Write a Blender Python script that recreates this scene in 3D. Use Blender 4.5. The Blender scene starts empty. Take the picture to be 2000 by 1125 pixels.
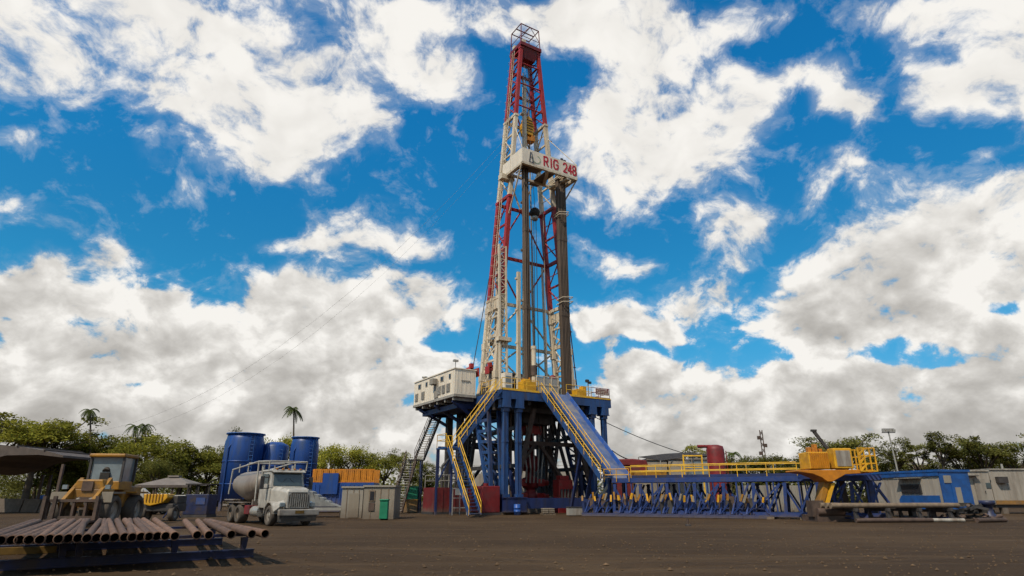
import bpy, math, random
from mathutils import Vector, Matrix, Euler
random.seed(7)
SC = bpy.context.scene
COL = SC.collection
R = math.radians
# ------------------------------------------------------------------ camera
CAM_H = 1.6
FPX = 1200.0                      # focal length in photo pixels (2000 px wide)
PITCH = math.atan((968.0 - 562.5) / FPX)
CP, SP = math.cos(PITCH), math.sin(PITCH)
cd = bpy.data.cameras.new('camera')
cam = bpy.data.objects.new('camera', cd)
COL.objects.link(cam)
cd.sensor_width = 36.0
cd.lens = 36.0 * FPX / 2000.0
cd.clip_start = 0.1
cd.clip_end = 6000
cam.location = (0, 0, CAM_H)
cam.rotation_euler = (math.pi / 2 + PITCH, 0, 0)
SC.camera = cam
SC.view_settings.view_transform = 'Standard'
SC.view_settings.look = 'None'
SC.view_settings.exposure = 0
SC.view_settings.gamma = 1
SC.cycles.max_bounces = 5
SC.cycles.diffuse_bounces = 2
SC.cycles.glossy_bounces = 2
SC.cycles.transmission_bounces = 2
SC.cycles.use_adaptive_sampling = True
SC.cycles.adaptive_threshold = 0.03

def ray(x, y):
    u = (x - 1000.0) / FPX
    v = (562.5 - y) / FPX
    return Vector((u, CP - v * SP, SP + v * CP))
def at(x, y, Y):                  # point seen at (x, y) of the photo, Y metres ahead
    d = ray(x, y)
    return Vector((0, 0, CAM_H)) + d * (Y / d.y)
def gz(x, y, Z=0.0):              # the same at a known height
    d = ray(x, y)
    return Vector((0, 0, CAM_H)) + d * ((Z - CAM_H) / d.z)
def scl(Y, z=2.0):                # photo pixels per metre at distance Y
    return FPX / (Y * CP + (z - CAM_H) * SP)
# ------------------------------------------------------------------ world: Nishita sky and clouds laid out by direction
SUN_EL, SUN_AZ = R(52), math.atan2(-0.60, -0.42)     # sun from the left, a little behind the camera
SUN_DIR = Vector((math.cos(SUN_EL) * math.cos(SUN_AZ), math.cos(SUN_EL) * math.sin(SUN_AZ), math.sin(SUN_EL)))
world = bpy.data.worlds.new('World')
SC.world = world
world.use_nodes = True
wt = world.node_tree
wt.nodes.clear()
def wn(t, **k):
    n = wt.nodes.new(t)
    for a, b in k.items(): setattr(n, a, b)
    return n
def wl(a, b): wt.links.new(a, b)
def setin(n, i, v):
    if isinstance(v, bpy.types.NodeSocket): wl(v, n.inputs[i])
    else: n.inputs[i].default_value = v
def wm(op, a, b=0.0, c=None, clamp=False):
    n = wn('ShaderNodeMath', operation=op, use_clamp=clamp)
    setin(n, 0, a); setin(n, 1, b)
    if c is not None: setin(n, 2, c)
    return n.outputs[0]
def wv(op, a, b=None, s=None):
    n = wn('ShaderNodeVectorMath', operation=op)
    setin(n, 0, a)
    if b is not None: setin(n, 1, b)
    if s is not None: setin(n, 3, s)
    return n.outputs['Value'] if op in ('DOT_PRODUCT', 'LENGTH') else n.outputs['Vector']
def wmap(v, a, b, c=0.0, d=1.0, kind='SMOOTHSTEP'):
    n = wn('ShaderNodeMapRange', interpolation_type=kind)
    setin(n, 0, v)
    for i, q in enumerate((a, b, c, d)): setin(n, i + 1, q)
    return n.outputs[0]
def wnoise(vec, scale, detail, rough, lac=2.1, dist=0.0):
    n = wn('ShaderNodeTexNoise', noise_dimensions='3D')
    setin(n, 'Vector', vec)
    n.inputs['Scale'].default_value = scale
    n.inputs['Detail'].default_value = detail
    n.inputs['Roughness'].default_value = rough
    n.inputs['Lacunarity'].default_value = lac
    n.inputs['Distortion'].default_value = dist
    return n.outputs[0]
def wmix(f, a, b):
    n = wn('ShaderNodeMix', data_type='RGBA')
    setin(n, 0, f)
    setin(n, 6, a if isinstance(a, bpy.types.NodeSocket) else (*a, 1))
    setin(n, 7, b if isinstance(b, bpy.types.NodeSocket) else (*b, 1))
    return n.outputs[2]
geo = wn('ShaderNodeNewGeometry')
gen = wn('ShaderNodeTexCoord').outputs['Generated']
DIR = wv('NORMALIZE', gen)
sep = wn('ShaderNodeSeparateXYZ'); wl(DIR, sep.inputs[0])
EL = sep.outputs['Z']
# domain warp so the cloud banks get ragged outlines
warpn = wn('ShaderNodeTexNoise', noise_dimensions='3D')
wl(DIR, warpn.inputs['Vector'])
warpn.inputs['Scale'].default_value = 7.0
warpn.inputs['Detail'].default_value = 3.0
wc = wv('SUBTRACT', warpn.outputs['Color'], (0.5, 0.5, 0.5))
DIRW = wv('ADD', DIR, wv('SCALE', wc, s=0.11))
def blob_field(blobs):
    acc = None
    for b in blobs:
        x, y, rx, ry, w = b[:5]
        ang = R(b[5]) if len(b) > 5 else 0.0
        d = ray(x, y).normalized()
        tx = (ray(x + rx, y).normalized() - d); ax = tx.length
        tz = (ray(x, y - ry).normalized() - d); az = tz.length
        tx = (tx - d * tx.dot(d)).normalized()
        tz = d.cross(tx) * -1
        if tz.z < 0: tz = -tz
        tx2 = tx * math.cos(ang) - tz * math.sin(ang)      # positive angle: tips down to the right
        tz2 = tz * math.cos(ang) + tx * math.sin(ang)
        yy = tz2.cross(tx2)
        m = Matrix((tx2, yy, tz2)).transposed()
        mp = wn('ShaderNodeMapping', vector_type='TEXTURE')
        if acc is None: wl(DIRW, mp.inputs[0])
        else:                                              # evaluated one after another: keeps the shader stack small
            ma = wn('ShaderNodeVectorMath', operation='MULTIPLY_ADD')
            wl(acc, ma.inputs[0]); ma.inputs[1].default_value = (1e-6,) * 3; wl(DIRW, ma.inputs[2])
            wl(ma.outputs[0], mp.inputs[0])
        mp.inputs['Location'].default_value = d
        mp.inputs['Rotation'].default_value = m.to_euler('XYZ')
        mp.inputs['Scale'].default_value = (ax * 1.25, 1.5, az * 1.25)
        f = wmap(wv('LENGTH', mp.outputs[0]), 1.08, 0.12, 0.0, w * 1.08)
        acc = f if acc is None else wm('ADD', acc, f)
    return acc
CLOUDS = [
    # upper left bank
    (110, 60, 300, 150, 1.0), (400, 60, 280, 130, 1.0), (330, 170, 170, 90, .7, 25), (560, 190, 220, 120, .95, 20), (470, 270, 190, 75, .8, 20),
    (340, 305, 110, 40, .45, 15), (640, 220, 120, 90, .5, 35), (30, 130, 120, 50, .4), (520, 330, 90, 40, .45, 20),
    (740, 40, 130, 75, .68), (790, 120, 140, 90, .78), (855, 170, 90, 55, .75), (930, 30, 150, 60, .75), (730, 240, 60, 40, .35, 40),
    (20, 270, 70, 30, .5, 15), (125, 190, 50, 22, .5, 20), (15, 170, 50, 20, .35), (60, 390, 90, 25, .33, 15), (70, 430, 110, 25, .3, 10),
    # right of the mast
    (1060, 40, 130, 75, .8), (1200, 60, 180, 100, 1.0), (1320, 60, 130, 80, .8), (1440, 40, 70, 50, .45), (1230, 130, 120, 60, .5),
    (1300, 190, 150, 110, 1.0), (1390, 240, 120, 110, 1.0), (1180, 270, 170, 100, .95), (1280, 320, 150, 80, .75), (1170, 390, 120, 70, .7), (1400, 330, 60, 60, .5),
    (1480, 150, 110, 50, .7, -15), (1600, 130, 100, 50, .72), (1670, 205, 130, 55, 1.15, 8),
    (1740, 20, 130, 45, .6), (1900, 50, 190, 100, 1.0), (1930, 160, 150, 90, 1.0), (1830, 170, 80, 60, .5, 40), (2040, 120, 160, 170, 1.0),
    (1400, 450, 75, 75, .78, -30), (1475, 420, 65, 55, .7, 20), (1640, 350, 100, 65, .64, -10), (1590, 395, 65, 45, .6), (1910, 300, 60, 20, .4, -30), (1680, 340, 60, 40, .3),
    (1190, 505, 95, 36, .85, 15), (1445, 515, 50, 20, .4, -15), (1150, 620, 110, 45, .72, 10), (1235, 650, 120, 60, .9, 10), (1340, 595, 85, 50, .75, 10), (1430, 575, 80, 28, .45, 10), (1320, 660, 70, 30, .5, 8),
    # right bank
    (1980, 400, 150, 80, 1.0, -25), (1800, 440, 230, 90, 1.0, -20), (1880, 540, 260, 130, 1.1), (1640, 560, 180, 110, 1.0, -20), (1560, 630, 110, 50, .8, -8),
    (1960, 700, 260, 110, .9), (1700, 650, 160, 80, .7, -25), (1580, 720, 120, 70, .8), (1820, 780, 300, 80, .9), (1560, 800, 230, 80, .8),
    (1330, 755, 130, 65, 1.0), (1230, 745, 100, 50, .8), (1300, 820, 200, 70, .9), (1140, 800, 80, 60, .5),
    # left bank
    (560, 480, 80, 22, .5), (690, 420, 120, 55, .85), (775, 460, 80, 35, .75), (640, 480, 85, 40, .9), (760, 530, 120, 40, .5, 10), (850, 590, 130, 50, .85, 10),
    (100, 510, 55, 45, .6), (235, 500, 90, 55, .85), (200, 480, 40, 40, .5), (50, 560, 180, 60, 1.0), (260, 590, 120, 45, .6),
    (330, 570, 60, 40, .5), (120, 650, 180, 90, 1.1), (350, 650, 150, 70, 1.0), (570, 570, 90, 60, .85), (620, 610, 200, 80, 1.1), (740, 620, 120, 90, 1.0),
    (820, 700, 90, 80, .8), (500, 680, 250, 90, 1.1), (700, 720, 180, 90, 1.1), (250, 740, 250, 80, .8), (60, 760, 180, 80, .9), (480, 790, 420, 70, .8),
    # blue gaps
    (600, 85, 50, 50, -.5), (1130, 140, 80, 50, -.4), (1210, 150, 50, 30, -.2), (1850, 115, 50, 22, -.6), (1760, 690, 110, 26, -.75, -5), (1960, 620, 60, 18, -.75, -10), (230, 625, 90, 22, -.55, -5), (300, 740, 110, 20, -.75, -10), (250, 740, 60, 25, -.5), (400, 680, 50, 14, -.4), (330, 555, 30, 25, -.4), (480, 620, 40, 40, -.4), (860, 760, 50, 30, -.5), (1560, 690, 50, 16, -.4), (1270, 690, 60, 22, -.5),
    (760, 785, 90, 25, -.4), (1480, 700, 60, 25, -.5), (1080, 560, 60, 80, -.3), (1860, 700, 60, 18, -.6), (1290, 800, 40, 25, -.5), (1440, 740, 40, 22, -.35),
    (700, 560, 60, 20, -.35), (860, 660, 60, 22, -.5), (1550, 90, 110, 40, -.4), (1600, 250, 90, 40, -.3), (20, 620, 50, 14, -.5),
]
GREY = [
    (1850, 500, 170, 70, .5), (1700, 560, 130, 60, .45), (1960, 560, 120, 60, .35), (1620, 640, 90, 30, .35), (1900, 680, 160, 50, .4), (1760, 760, 260, 40, .5), (1850, 800, 240, 30, .5),
    (1330, 800, 180, 40, .5), (1550, 770, 150, 40, .4), (1950, 140, 120, 80, .18), (120, 600, 130, 40, .35), (60, 720, 170, 40, .5), (330, 680, 130, 30, .3), (480, 720, 160, 35, .4),
    (650, 690, 150, 40, .35), (140, 585, 120, 22, .5), (330, 640, 90, 18, .4), (620, 640, 120, 20, .35), (720, 700, 110, 22, .5), (440, 700, 120, 18, .45), (200, 690, 130, 20, .45), (560, 830, 200, 24, .5), (1290, 775, 110, 16, .4), (1600, 700, 90, 16, .4), (1720, 610, 120, 24, .4), (1650, 640, 80, 16, .3), (1950, 740, 120, 20, .4), (750, 800, 200, 40, .6), (420, 800, 200, 40, .6), (180, 800, 160, 30, .5), (600, 640, 60, 30, .2), (760, 670, 60, 30, .25), (560, 740, 200, 24, .4),
]
B = blob_field(CLOUDS)
# thick bank hugging the horizon
band = wmap(EL, 0.2, 0.03, 0.0, 1.0)
B = wm('ADD', B, band)
# broken overcast added overhead and behind, out of view, to whiten the ambient light
yb = wn('ShaderNodeSeparateXYZ'); wl(DIR, yb.inputs[0])
behind = wm('MAXIMUM', wmap(yb.outputs['Y'], 0.35, -0.15, 0.0, 0.62), wmap(EL, 0.72, 0.86, 0.0, 0.62))
B = wm('ADD', B, behind)
B = wm('MINIMUM', B, 1.15)
# fractal detail: perspective-stretched layer
den = wm('MULTIPLY_ADD', EL, 0.6, 0.56)
LOW = wmap(EL, 0.42, 0.2)
dn = wn('ShaderNodeCombineXYZ')
for i in range(3): wl(den, dn.inputs[i])
Q = wv('DIVIDE', DIR, dn.outputs[0])
Q = wv('ADD', Q, wv('SCALE', wc, s=0.10))
def cloud_noise(q):
    a = wnoise(q, 9.0, 9.0, 0.6)
    return a
n0 = cloud_noise(Q)
off = SUN_DIR * 0.02 + Vector((0, 0, 0.04))
n1 = wnoise(wv('ADD', Q, tuple(off)), 9.0, 4.0, 0.5)
puff = wn('ShaderNodeTexVoronoi', feature='SMOOTH_F1', voronoi_dimensions='3D')
wl(wv('ADD', Q, wv('SCALE', wc, s=0.06)), puff.inputs['Vector'])
puff.inputs['Scale'].default_value = 17.0
puff.inputs['Smoothness'].default_value = 0.6
puff.inputs['Detail'].default_value = 1.0
pf = puff.outputs['Distance']
dens = wm('ADD', B, wm('MULTIPLY', wm('SUBTRACT', n0, 0.5), wm('MULTIPLY_ADD', LOW, 0.4, 2.5)))
dens = wm('SUBTRACT', dens, wm('MULTIPLY', wm('SUBTRACT', pf, 0.42), 0.45))
nf = wnoise(wv('ADD', Q, wv('SCALE', wc, s=0.02)), 28.0, 6.0, 0.62)
dens = wm('ADD', dens, wm('MULTIPLY', wm('SUBTRACT', nf, 0.5), wm('MULTIPLY_ADD', LOW, -0.9, 1.7)))
alpha = wmap(dens, 0.18, wm('MULTIPLY_ADD', LOW, -0.42, 1.05))
veil = wmap(dens, -0.05, 0.5, 0.0, wm('MULTIPLY_ADD', LOW, -0.1, 0.2))
alpha = wm('MAXIMUM', alpha, veil)
alpha = wm('MAXIMUM', alpha, wm('MULTIPLY', wmap(B, 0.15, 1.0, 0.0, 0.42), wmap(n0, 0.36, 0.62)))
# shading of the clouds
grey = wm('MINIMUM', blob_field(GREY), 0.9)
lowg = wmap(EL, 0.17, -0.02, 0.0, 0.72)
relief = wm('MULTIPLY', wm('SUBTRACT', n0, n1), wmap(EL, 0.2, 0.5, 2.5, 0.6))
relief = wm('ADD', relief, wm('MULTIPLY', wm('SUBTRACT', nf, 0.5), wm('MULTIPLY_ADD', LOW, -0.12, 0.26)))
bil = wn('ShaderNodeTexVoronoi', feature='SMOOTH_F1', voronoi_dimensions='3D')
wl(wv('ADD', wv('ADD', Q, wv('SCALE', wc, s=0.10)), (0.012, 0.0, 0.035)), bil.inputs['Vector'])
bil.inputs['Scale'].default_value = 8.0
bil.inputs['Smoothness'].default_value = 0.35
bil.inputs['Detail'].default_value = 2.0
bil.inputs['Roughness'].default_value = 0.45
relief = wm('SUBTRACT', relief, wm('MULTIPLY', wm('SUBTRACT', bil.outputs['Distance'], 0.60), wm('MULTIPLY', LOW, 0.75)))
thick = wmap(dens, 0.9, 1.9, 0.0, 0.10)
sh = wm('ADD', wm('MULTIPLY', grey, 0.46), lowg)
sh = wm('ADD', sh, thick)
sh = wm('ADD', sh, wm('MULTIPLY', wm('SUBTRACT', pf, 0.42), 0.22))
sh = wm('SUBTRACT', sh, relief, clamp=False)
sh = wm('SUBTRACT', 1.0, wm('POWER', 2.718, wm('MULTIPLY', wm('MAXIMUM', sh, 0.0), -1.15)))
sh = wmap(sh, 0.0, 1.0, 0.0, 0.9, 'LINEAR')
ccol = wmix(sh, (9.3, 9.05, 8.6), (2.2, 2.05, 1.85))
sky = wn('ShaderNodeTexSky', sky_type='NISHITA', sun_disc=False)
sky.sun_elevation = SUN_EL
sky.sun_rotation = math.atan2(SUN_DIR.x, SUN_DIR.y)
sky.air_density = 1.0; sky.dust_density = 0.6; sky.ozone_density = 2.0
hs = wn('ShaderNodeHueSaturation')
hs.inputs['Saturation'].default_value = 1.25
wl(sky.outputs[0], hs.inputs['Color'])
mul = wn('ShaderNodeMix', data_type='RGBA', blend_type='MULTIPLY')
mul.inputs[0].default_value = 1.0
wl(hs.outputs[0], mul.inputs[6])
wl(wmix(wmap(EL, 0.0, 0.3), (0.62, 0.72, 0.92), wmix(wmap(EL, 0.3, 0.62), (0.26, 1.18, 1.25), (0.16, 1.42, 1.62))), mul.inputs[7])
fin = wmix(alpha, mul.outputs[2], ccol)
# below the horizon the ground would fill the view: dark earth
fin = wmix(wmap(EL, -0.02, 0.0), (0.5, 0.42, 0.35), fin)
bg = wn('ShaderNodeBackground')
wl(fin, bg.inputs['Color'])
bg.inputs['Strength'].default_value = 0.1
out = wn('ShaderNodeOutputWorld')
wl(bg.outputs[0], out.inputs[0])
world.cycles.sampling_method = 'MANUAL'
world.cycles.sample_map_resolution = 512
sd = bpy.data.lights.new('sun', 'SUN')
sd.energy = 4.2
sd.angle = R(0.53)
sd.color = (1.0, 0.89, 0.74)
so = bpy.data.objects.new('sun', sd)
COL.objects.link(so)
so.location = (0, 0, 90)
so.rotation_euler = (-SUN_DIR).to_track_quat('-Z', 'Y').to_euler()
# ------------------------------------------------------------------ materials (procedural)
def mat(name, col, rough=0.6, metal=0.0, var=0.35, scale=1.5, dirt=None, dirt_amt=0.35, dirt_scale=0.8, bump=0.0, streak=False, spec=0.35, objvar=0.0, mudz=0.0):
    if col[2] < col[0] * 1.15: col = (col[0] * 1.03, col[1] * 0.97, col[2] * 0.88)  # warm tint put into non-blue base colours to offset the cool skylight
    m = bpy.data.materials.new(name)
    m.use_nodes = True
    nt = m.node_tree
    b = nt.nodes['Principled BSDF']
    N = nt.nodes.new
    tc = N('ShaderNodeTexCoord')
    vec = tc.outputs['Object']
    if streak:
        mp = N('ShaderNodeMapping'); mp.inputs['Scale'].default_value = (1, 1, 0.18)
        nt.links.new(vec, mp.inputs[0]); vec2 = mp.outputs[0]
    else: vec2 = vec
    n1 = N('ShaderNodeTexNoise'); n1.inputs['Scale'].default_value = scale; n1.inputs['Detail'].default_value = 6; n1.inputs['Roughness'].default_value = 0.65
    nt.links.new(vec2, n1.inputs['Vector'])
    r1 = N('ShaderNodeMapRange'); r1.inputs[1].default_value = 0.3; r1.inputs[2].default_value = 0.7
    r1.inputs[3].default_value = 1 - var; r1.inputs[4].default_value = 1 + var * 0.5
    nt.links.new(n1.outputs[0], r1.inputs[0])
    mx = N('ShaderNodeVectorMath'); mx.operation = 'SCALE'
    mx.inputs[0].default_value = col
    nt.links.new(r1.outputs[0], mx.inputs[3])
    c = mx.outputs[0]
    if dirt is not None:
        n2 = N('ShaderNodeTexNoise'); n2.inputs['Scale'].default_value = dirt_scale; n2.inputs['Detail'].default_value = 9; n2.inputs['Roughness'].default_value = 0.72
        nt.links.new(vec2, n2.inputs['Vector'])
        r2 = N('ShaderNodeMapRange'); r2.interpolation_type = 'SMOOTHSTEP'
        r2.inputs[1].default_value = 0.46; r2.inputs[2].default_value = 0.68; r2.inputs[3].default_value = 0; r2.inputs[4].default_value = min(1, dirt_amt * 1.6)
        nt.links.new(n2.outputs[0], r2.inputs[0])
        mm = N('ShaderNodeMix'); mm.data_type = 'RGBA'
        nt.links.new(r2.outputs[0], mm.inputs[0]); nt.links.new(c, mm.inputs[6]); mm.inputs[7].default_value = (*dirt, 1)
        c = mm.outputs[2]
    if mudz:                                   # dried splashes low down, thinning upward
        sx = N('ShaderNodeSeparateXYZ'); nt.links.new(vec, sx.inputs[0])
        n4 = N('ShaderNodeTexNoise'); n4.inputs['Scale'].default_value = 2.2; n4.inputs['Detail'].default_value = 7; n4.inputs['Roughness'].default_value = 0.7
        nt.links.new(vec, n4.inputs['Vector'])
        a4 = N('ShaderNodeMath'); a4.operation = 'MULTIPLY_ADD'; nt.links.new(n4.outputs[0], a4.inputs[0]); a4.inputs[1].default_value = -mudz * 1.6; nt.links.new(sx.outputs[2], a4.inputs[2])
        r4 = N('ShaderNodeMapRange'); r4.interpolation_type = 'SMOOTHSTEP'; r4.inputs[1].default_value = mudz * .35; r4.inputs[2].default_value = -mudz * .9; r4.inputs[3].default_value = 0; r4.inputs[4].default_value = 0.8
        nt.links.new(a4.outputs[0], r4.inputs[0])
        m4 = N('ShaderNodeMix'); m4.data_type = 'RGBA'
        nt.links.new(r4.outputs[0], m4.inputs[0]); nt.links.new(c, m4.inputs[6]); m4.inputs[7].default_value = (0.115, 0.085, 0.06, 1)
        c = m4.outputs[2]
    if objvar:
        oi = N('ShaderNodeObjectInfo')
        r3 = N('ShaderNodeMapRange'); r3.inputs[3].default_value = 1 - objvar; r3.inputs[4].default_value = 1 + objvar
        nt.links.new(oi.outputs['Random'], r3.inputs[0])
        m3 = N('ShaderNodeVectorMath'); m3.operation = 'SCALE'
        nt.links.new(c, m3.inputs[0]); nt.links.new(r3.outputs[0], m3.inputs[3]); c = m3.outputs[0]
    nt.links.new(c, b.inputs['Base Color'])
    b.inputs['Roughness'].default_value = rough
    b.inputs['Metallic'].default_value = metal
    b.inputs['Specular IOR Level'].default_value = spec
    if bump:
        bp = N('ShaderNodeBump'); bp.inputs['Strength'].default_value = bump; bp.inputs['Distance'].default_value = 0.05
        nt.links.new(n1.outputs[0], bp.inputs['Height']); nt.links.new(bp.outputs[0], b.inputs['Normal'])
    return m
RUST = (0.10, 0.045, 0.022)
MUD = (0.10, 0.075, 0.055)
M = {}
M['red'] = mat('red_paint', (0.32, 0.022, 0.02), 0.5, var=0.3, dirt=(0.16, 0.07, 0.05), dirt_amt=0.4)
M['dred'] = mat('dark_red_paint', (0.17, 0.012, 0.014), 0.55, var=0.4, dirt=(0.06, 0.03, 0.03))
M['white'] = mat('weathered_white_paint', (0.58, 0.52, 0.42), 0.55, var=0.22, dirt=(0.30, 0.20, 0.12), dirt_amt=0.5, dirt_scale=1.4, streak=True)
M['board'] = mat('clean_white_paint', (0.68, 0.63, 0.55), 0.5, var=0.12, dirt=(0.38, 0.30, 0.22), dirt_amt=0.22, dirt_scale=1.0, streak=True)
M['sign'] = mat('sign_red_lettering', (0.42, 0.02, 0.035), 0.6, var=0.3, scale=3)
M['signdark'] = mat('sign_dark_ink', (0.06, 0.07, 0.09), 0.6)
M['signgreen'] = mat('sign_pale_green_ink', (0.33, 0.38, 0.28), 0.6)
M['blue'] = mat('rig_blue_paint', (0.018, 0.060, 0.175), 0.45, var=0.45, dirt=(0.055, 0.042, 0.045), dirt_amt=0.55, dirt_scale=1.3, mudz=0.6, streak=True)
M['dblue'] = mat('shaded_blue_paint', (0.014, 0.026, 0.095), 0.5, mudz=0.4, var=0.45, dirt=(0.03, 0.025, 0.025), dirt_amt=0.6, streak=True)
M['navy'] = mat('catwalk_navy_paint', (0.016, 0.042, 0.165), 0.5, var=0.45, dirt=(0.045, 0.035, 0.035), dirt_amt=0.55, dirt_scale=1.5, mudz=0.4)
M['mblue'] = mat('ramp_blue_paint', (0.02, 0.085, 0.33), 0.45, var=0.25, dirt=(0.15, 0.17, 0.21), dirt_amt=0.5, dirt_scale=0.35)
M['ramp'] = mat('worn_ramp_plate', (0.085, 0.12, 0.23), 0.5, var=0.35, scale=0.8, dirt=(0.20, 0.18, 0.165), dirt_amt=0.62, dirt_scale=0.5)
M['silo'] = mat('silo_blue_paint', (0.010, 0.05, 0.21), 0.42, var=0.3, dirt=(0.035, 0.055, 0.10), dirt_amt=0.5, dirt_scale=1.2, mudz=1.8, streak=True)
M['yellow'] = mat('safety_yellow_paint', (0.68, 0.40, 0.022), 0.5, var=0.3, dirt=(0.3, 0.2, 0.08), dirt_amt=0.3)
M['machine'] = mat('machine_yellow_paint', (0.30, 0.145, 0.014), 0.5, mudz=1.8, var=0.4, scale=2.5, dirt=(0.10, 0.06, 0.03), dirt_amt=0.5)
M['orange'] = mat('orange_paint', (0.46, 0.17, 0.008), 0.55, var=0.3, dirt=(0.24, 0.10, 0.03), dirt_amt=0.4)
M['oyellow'] = mat('yellow_orange_paint', (0.58, 0.31, 0.016), 0.5, var=0.3, dirt=(0.28, 0.12, 0.02), dirt_amt=0.4)
M['steel'] = mat('dark_steel', (0.045, 0.043, 0.045), 0.6, var=0.5, scale=2, dirt=(0.07, 0.05, 0.04))
M['brown'] = mat('brown_weathered_steel', (0.075, 0.052, 0.042), 0.7, var=0.5, scale=2, dirt=(0.12, 0.07, 0.05))
M['grey'] = mat('grey_painted_steel', (0.30, 0.29, 0.27), 0.55, var=0.35, scale=2, dirt=(0.14, 0.10, 0.07), dirt_amt=0.5, streak=True)
M['galv'] = mat('galvanised_steel', (0.32, 0.32, 0.31), 0.45, metal=0.3, var=0.25)
M['dp'] = mat('drill_pipe_steel', (0.075, 0.053, 0.038), 0.6, var=0.4, scale=1.2, dirt=(0.13, 0.085, 0.055), dirt_amt=0.5, streak=True, objvar=0.35)
M['casing'] = mat('rusty_casing', (0.145, 0.082, 0.052), 0.75, var=0.5, scale=2.2, dirt=(0.055, 0.036, 0.028), dirt_amt=0.6, dirt_scale=1.6, bump=0.15, objvar=0.28)
M['bore'] = mat('shaded_pipe_bore', (0.012, 0.009, 0.008), 0.9)  # near-black stands in for the shade inside the open pipe ends
M['rack'] = mat('pipe_rack_blue_paint', (0.012, 0.018, 0.062), 0.55, var=0.45, scale=2.5, dirt=(0.045, 0.03, 0.022), dirt_amt=0.55, dirt_scale=1.5)
M['rubber'] = mat('black_rubber', (0.022, 0.021, 0.02), 0.85, var=0.4, dirt=MUD, dirt_amt=0.35)
M['dusty'] = mat('dusty_tyre_rubber', (0.07, 0.06, 0.052), 0.9, var=0.4, dirt=(0.14, 0.11, 0.085), dirt_amt=0.5)
M['glass'] = mat('cab_glass', (0.045, 0.065, 0.07), 0.12, var=0.25, scale=1.0, spec=0.6)
M['pglass'] = mat('pale_cab_glass', (0.17, 0.20, 0.21), 0.2, var=0.3, scale=1.2, spec=0.5)
M['window'] = mat('dark_window', (0.02, 0.02, 0.023), 0.25, var=0.2, spec=0.5)
M['truck'] = mat('dimmed_dusty_white_paint', (0.36, 0.355, 0.34), 0.35, mudz=1.5, var=0.25, scale=2, dirt=(0.17, 0.14, 0.11), dirt_amt=0.4, dirt_scale=1.4)  # lower yard's dimness painted into the white base; dust and mud lie over it
M['tank'] = mat('dusty_grey_tank', (0.20, 0.175, 0.155), 0.45, mudz=1.5, var=0.25, dirt=(0.13, 0.095, 0.07), dirt_amt=0.55, dirt_scale=0.7, streak=True)
M['tan'] = mat('tan_cabin_paint', (0.22, 0.195, 0.16), 0.7, mudz=1.0, var=0.2, dirt=(0.13, 0.10, 0.075), dirt_amt=0.45, streak=True)
M['tan2'] = mat('pale_cabin_paint', (0.25, 0.235, 0.21), 0.7, mudz=1.0, var=0.18, dirt=(0.14, 0.11, 0.085), dirt_amt=0.4, streak=True)
M['trailer'] = mat('dimmed_dusty_cladding', (0.29, 0.27, 0.245), 0.6, mudz=1.2, var=0.18, dirt=(0.16, 0.13, 0.10), dirt_amt=0.4, streak=True)  # white cladding with the weak low-yard light put into its base colour, then dusted
M['tblue'] = mat('trailer_blue_paint', (0.012, 0.075, 0.25), 0.45, var=0.25, dirt=(0.02, 0.03, 0.07))
M['tarp'] = mat('grey_tarpaulin', (0.20, 0.21, 0.215), 0.7, var=0.3, scale=2.5, bump=0.4)
M['green'] = mat('green_bin_paint', (0.012, 0.17, 0.085), 0.5, var=0.25)
M['roof'] = mat('dark_roof_sheet', (0.085, 0.068, 0.06), 0.7, var=0.4, scale=1.2)
M['groof'] = mat('grey_roof_sheet', (0.16, 0.14, 0.13), 0.7, var=0.25)
M['concrete'] = mat('rough_concrete', (0.125, 0.105, 0.09), 0.9, var=0.3, scale=2, dirt=(0.07, 0.055, 0.045), dirt_amt=0.4)
M['black'] = mat('black_netting', (0.03, 0.026, 0.025), 0.8, var=0.4)
M['wood'] = mat('weathered_timber', (0.17, 0.13, 0.095), 0.85, var=0.45, scale=3)
M['palered'] = mat('faded_red_cover', (0.13, 0.012, 0.013), 0.6, var=0.4, dirt=(0.07, 0.035, 0.03), dirt_amt=0.5, mudz=0.8)
M['bark'] = mat('tree_bark', (0.075, 0.06, 0.045), 0.9, var=0.45, scale=2)

def leafmat(name, col, bright):
    m = bpy.data.materials.new(name); m.use_nodes = True
    nt = m.node_tree; N = nt.nodes.new; Lk = nt.links.new
    nt.nodes.clear()
    out = N('ShaderNodeOutputMaterial')
    g = N('ShaderNodeTexCoord'); oi = N('ShaderNodeObjectInfo')
    n = N('ShaderNodeTexNoise'); n.inputs['Scale'].default_value = 0.45; n.inputs['Detail'].default_value = 4
    Lk(g.outputs['Object'], n.inputs['Vector'])
    cr = N('ShaderNodeMix'); cr.data_type = 'RGBA'
    mr = N('ShaderNodeMapRange'); mr.inputs[1].default_value = 0.35; mr.inputs[2].default_value = 0.68
    Lk(n.outputs[0], mr.inputs[0]); Lk(mr.outputs[0], cr.inputs[0])
    cr.inputs[6].default_value = (*col, 1); cr.inputs[7].default_value = (*bright, 1)
    r3 = N('ShaderNodeMapRange'); r3.inputs[3].default_value = 0.72; r3.inputs[4].default_value = 1.25
    Lk(oi.outputs['Random'], r3.inputs[0])
    sc = N('ShaderNodeVectorMath'); sc.operation = 'SCALE'
    Lk(cr.outputs[2], sc.inputs[0]); Lk(r3.outputs[0], sc.inputs[3])
    d = N('ShaderNodeBsdfDiffuse'); t = N('ShaderNodeBsdfTranslucent'); mx = N('ShaderNodeMixShader')
    mx.inputs[0].default_value = 0.35
    Lk(sc.outputs[0], d.inputs[0]); Lk(sc.outputs[0], t.inputs[0])
    Lk(d.outputs[0], mx.inputs[1]); Lk(t.outputs[0], mx.inputs[2]); Lk(mx.outputs[0], out.inputs[0])
    return m
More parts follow.
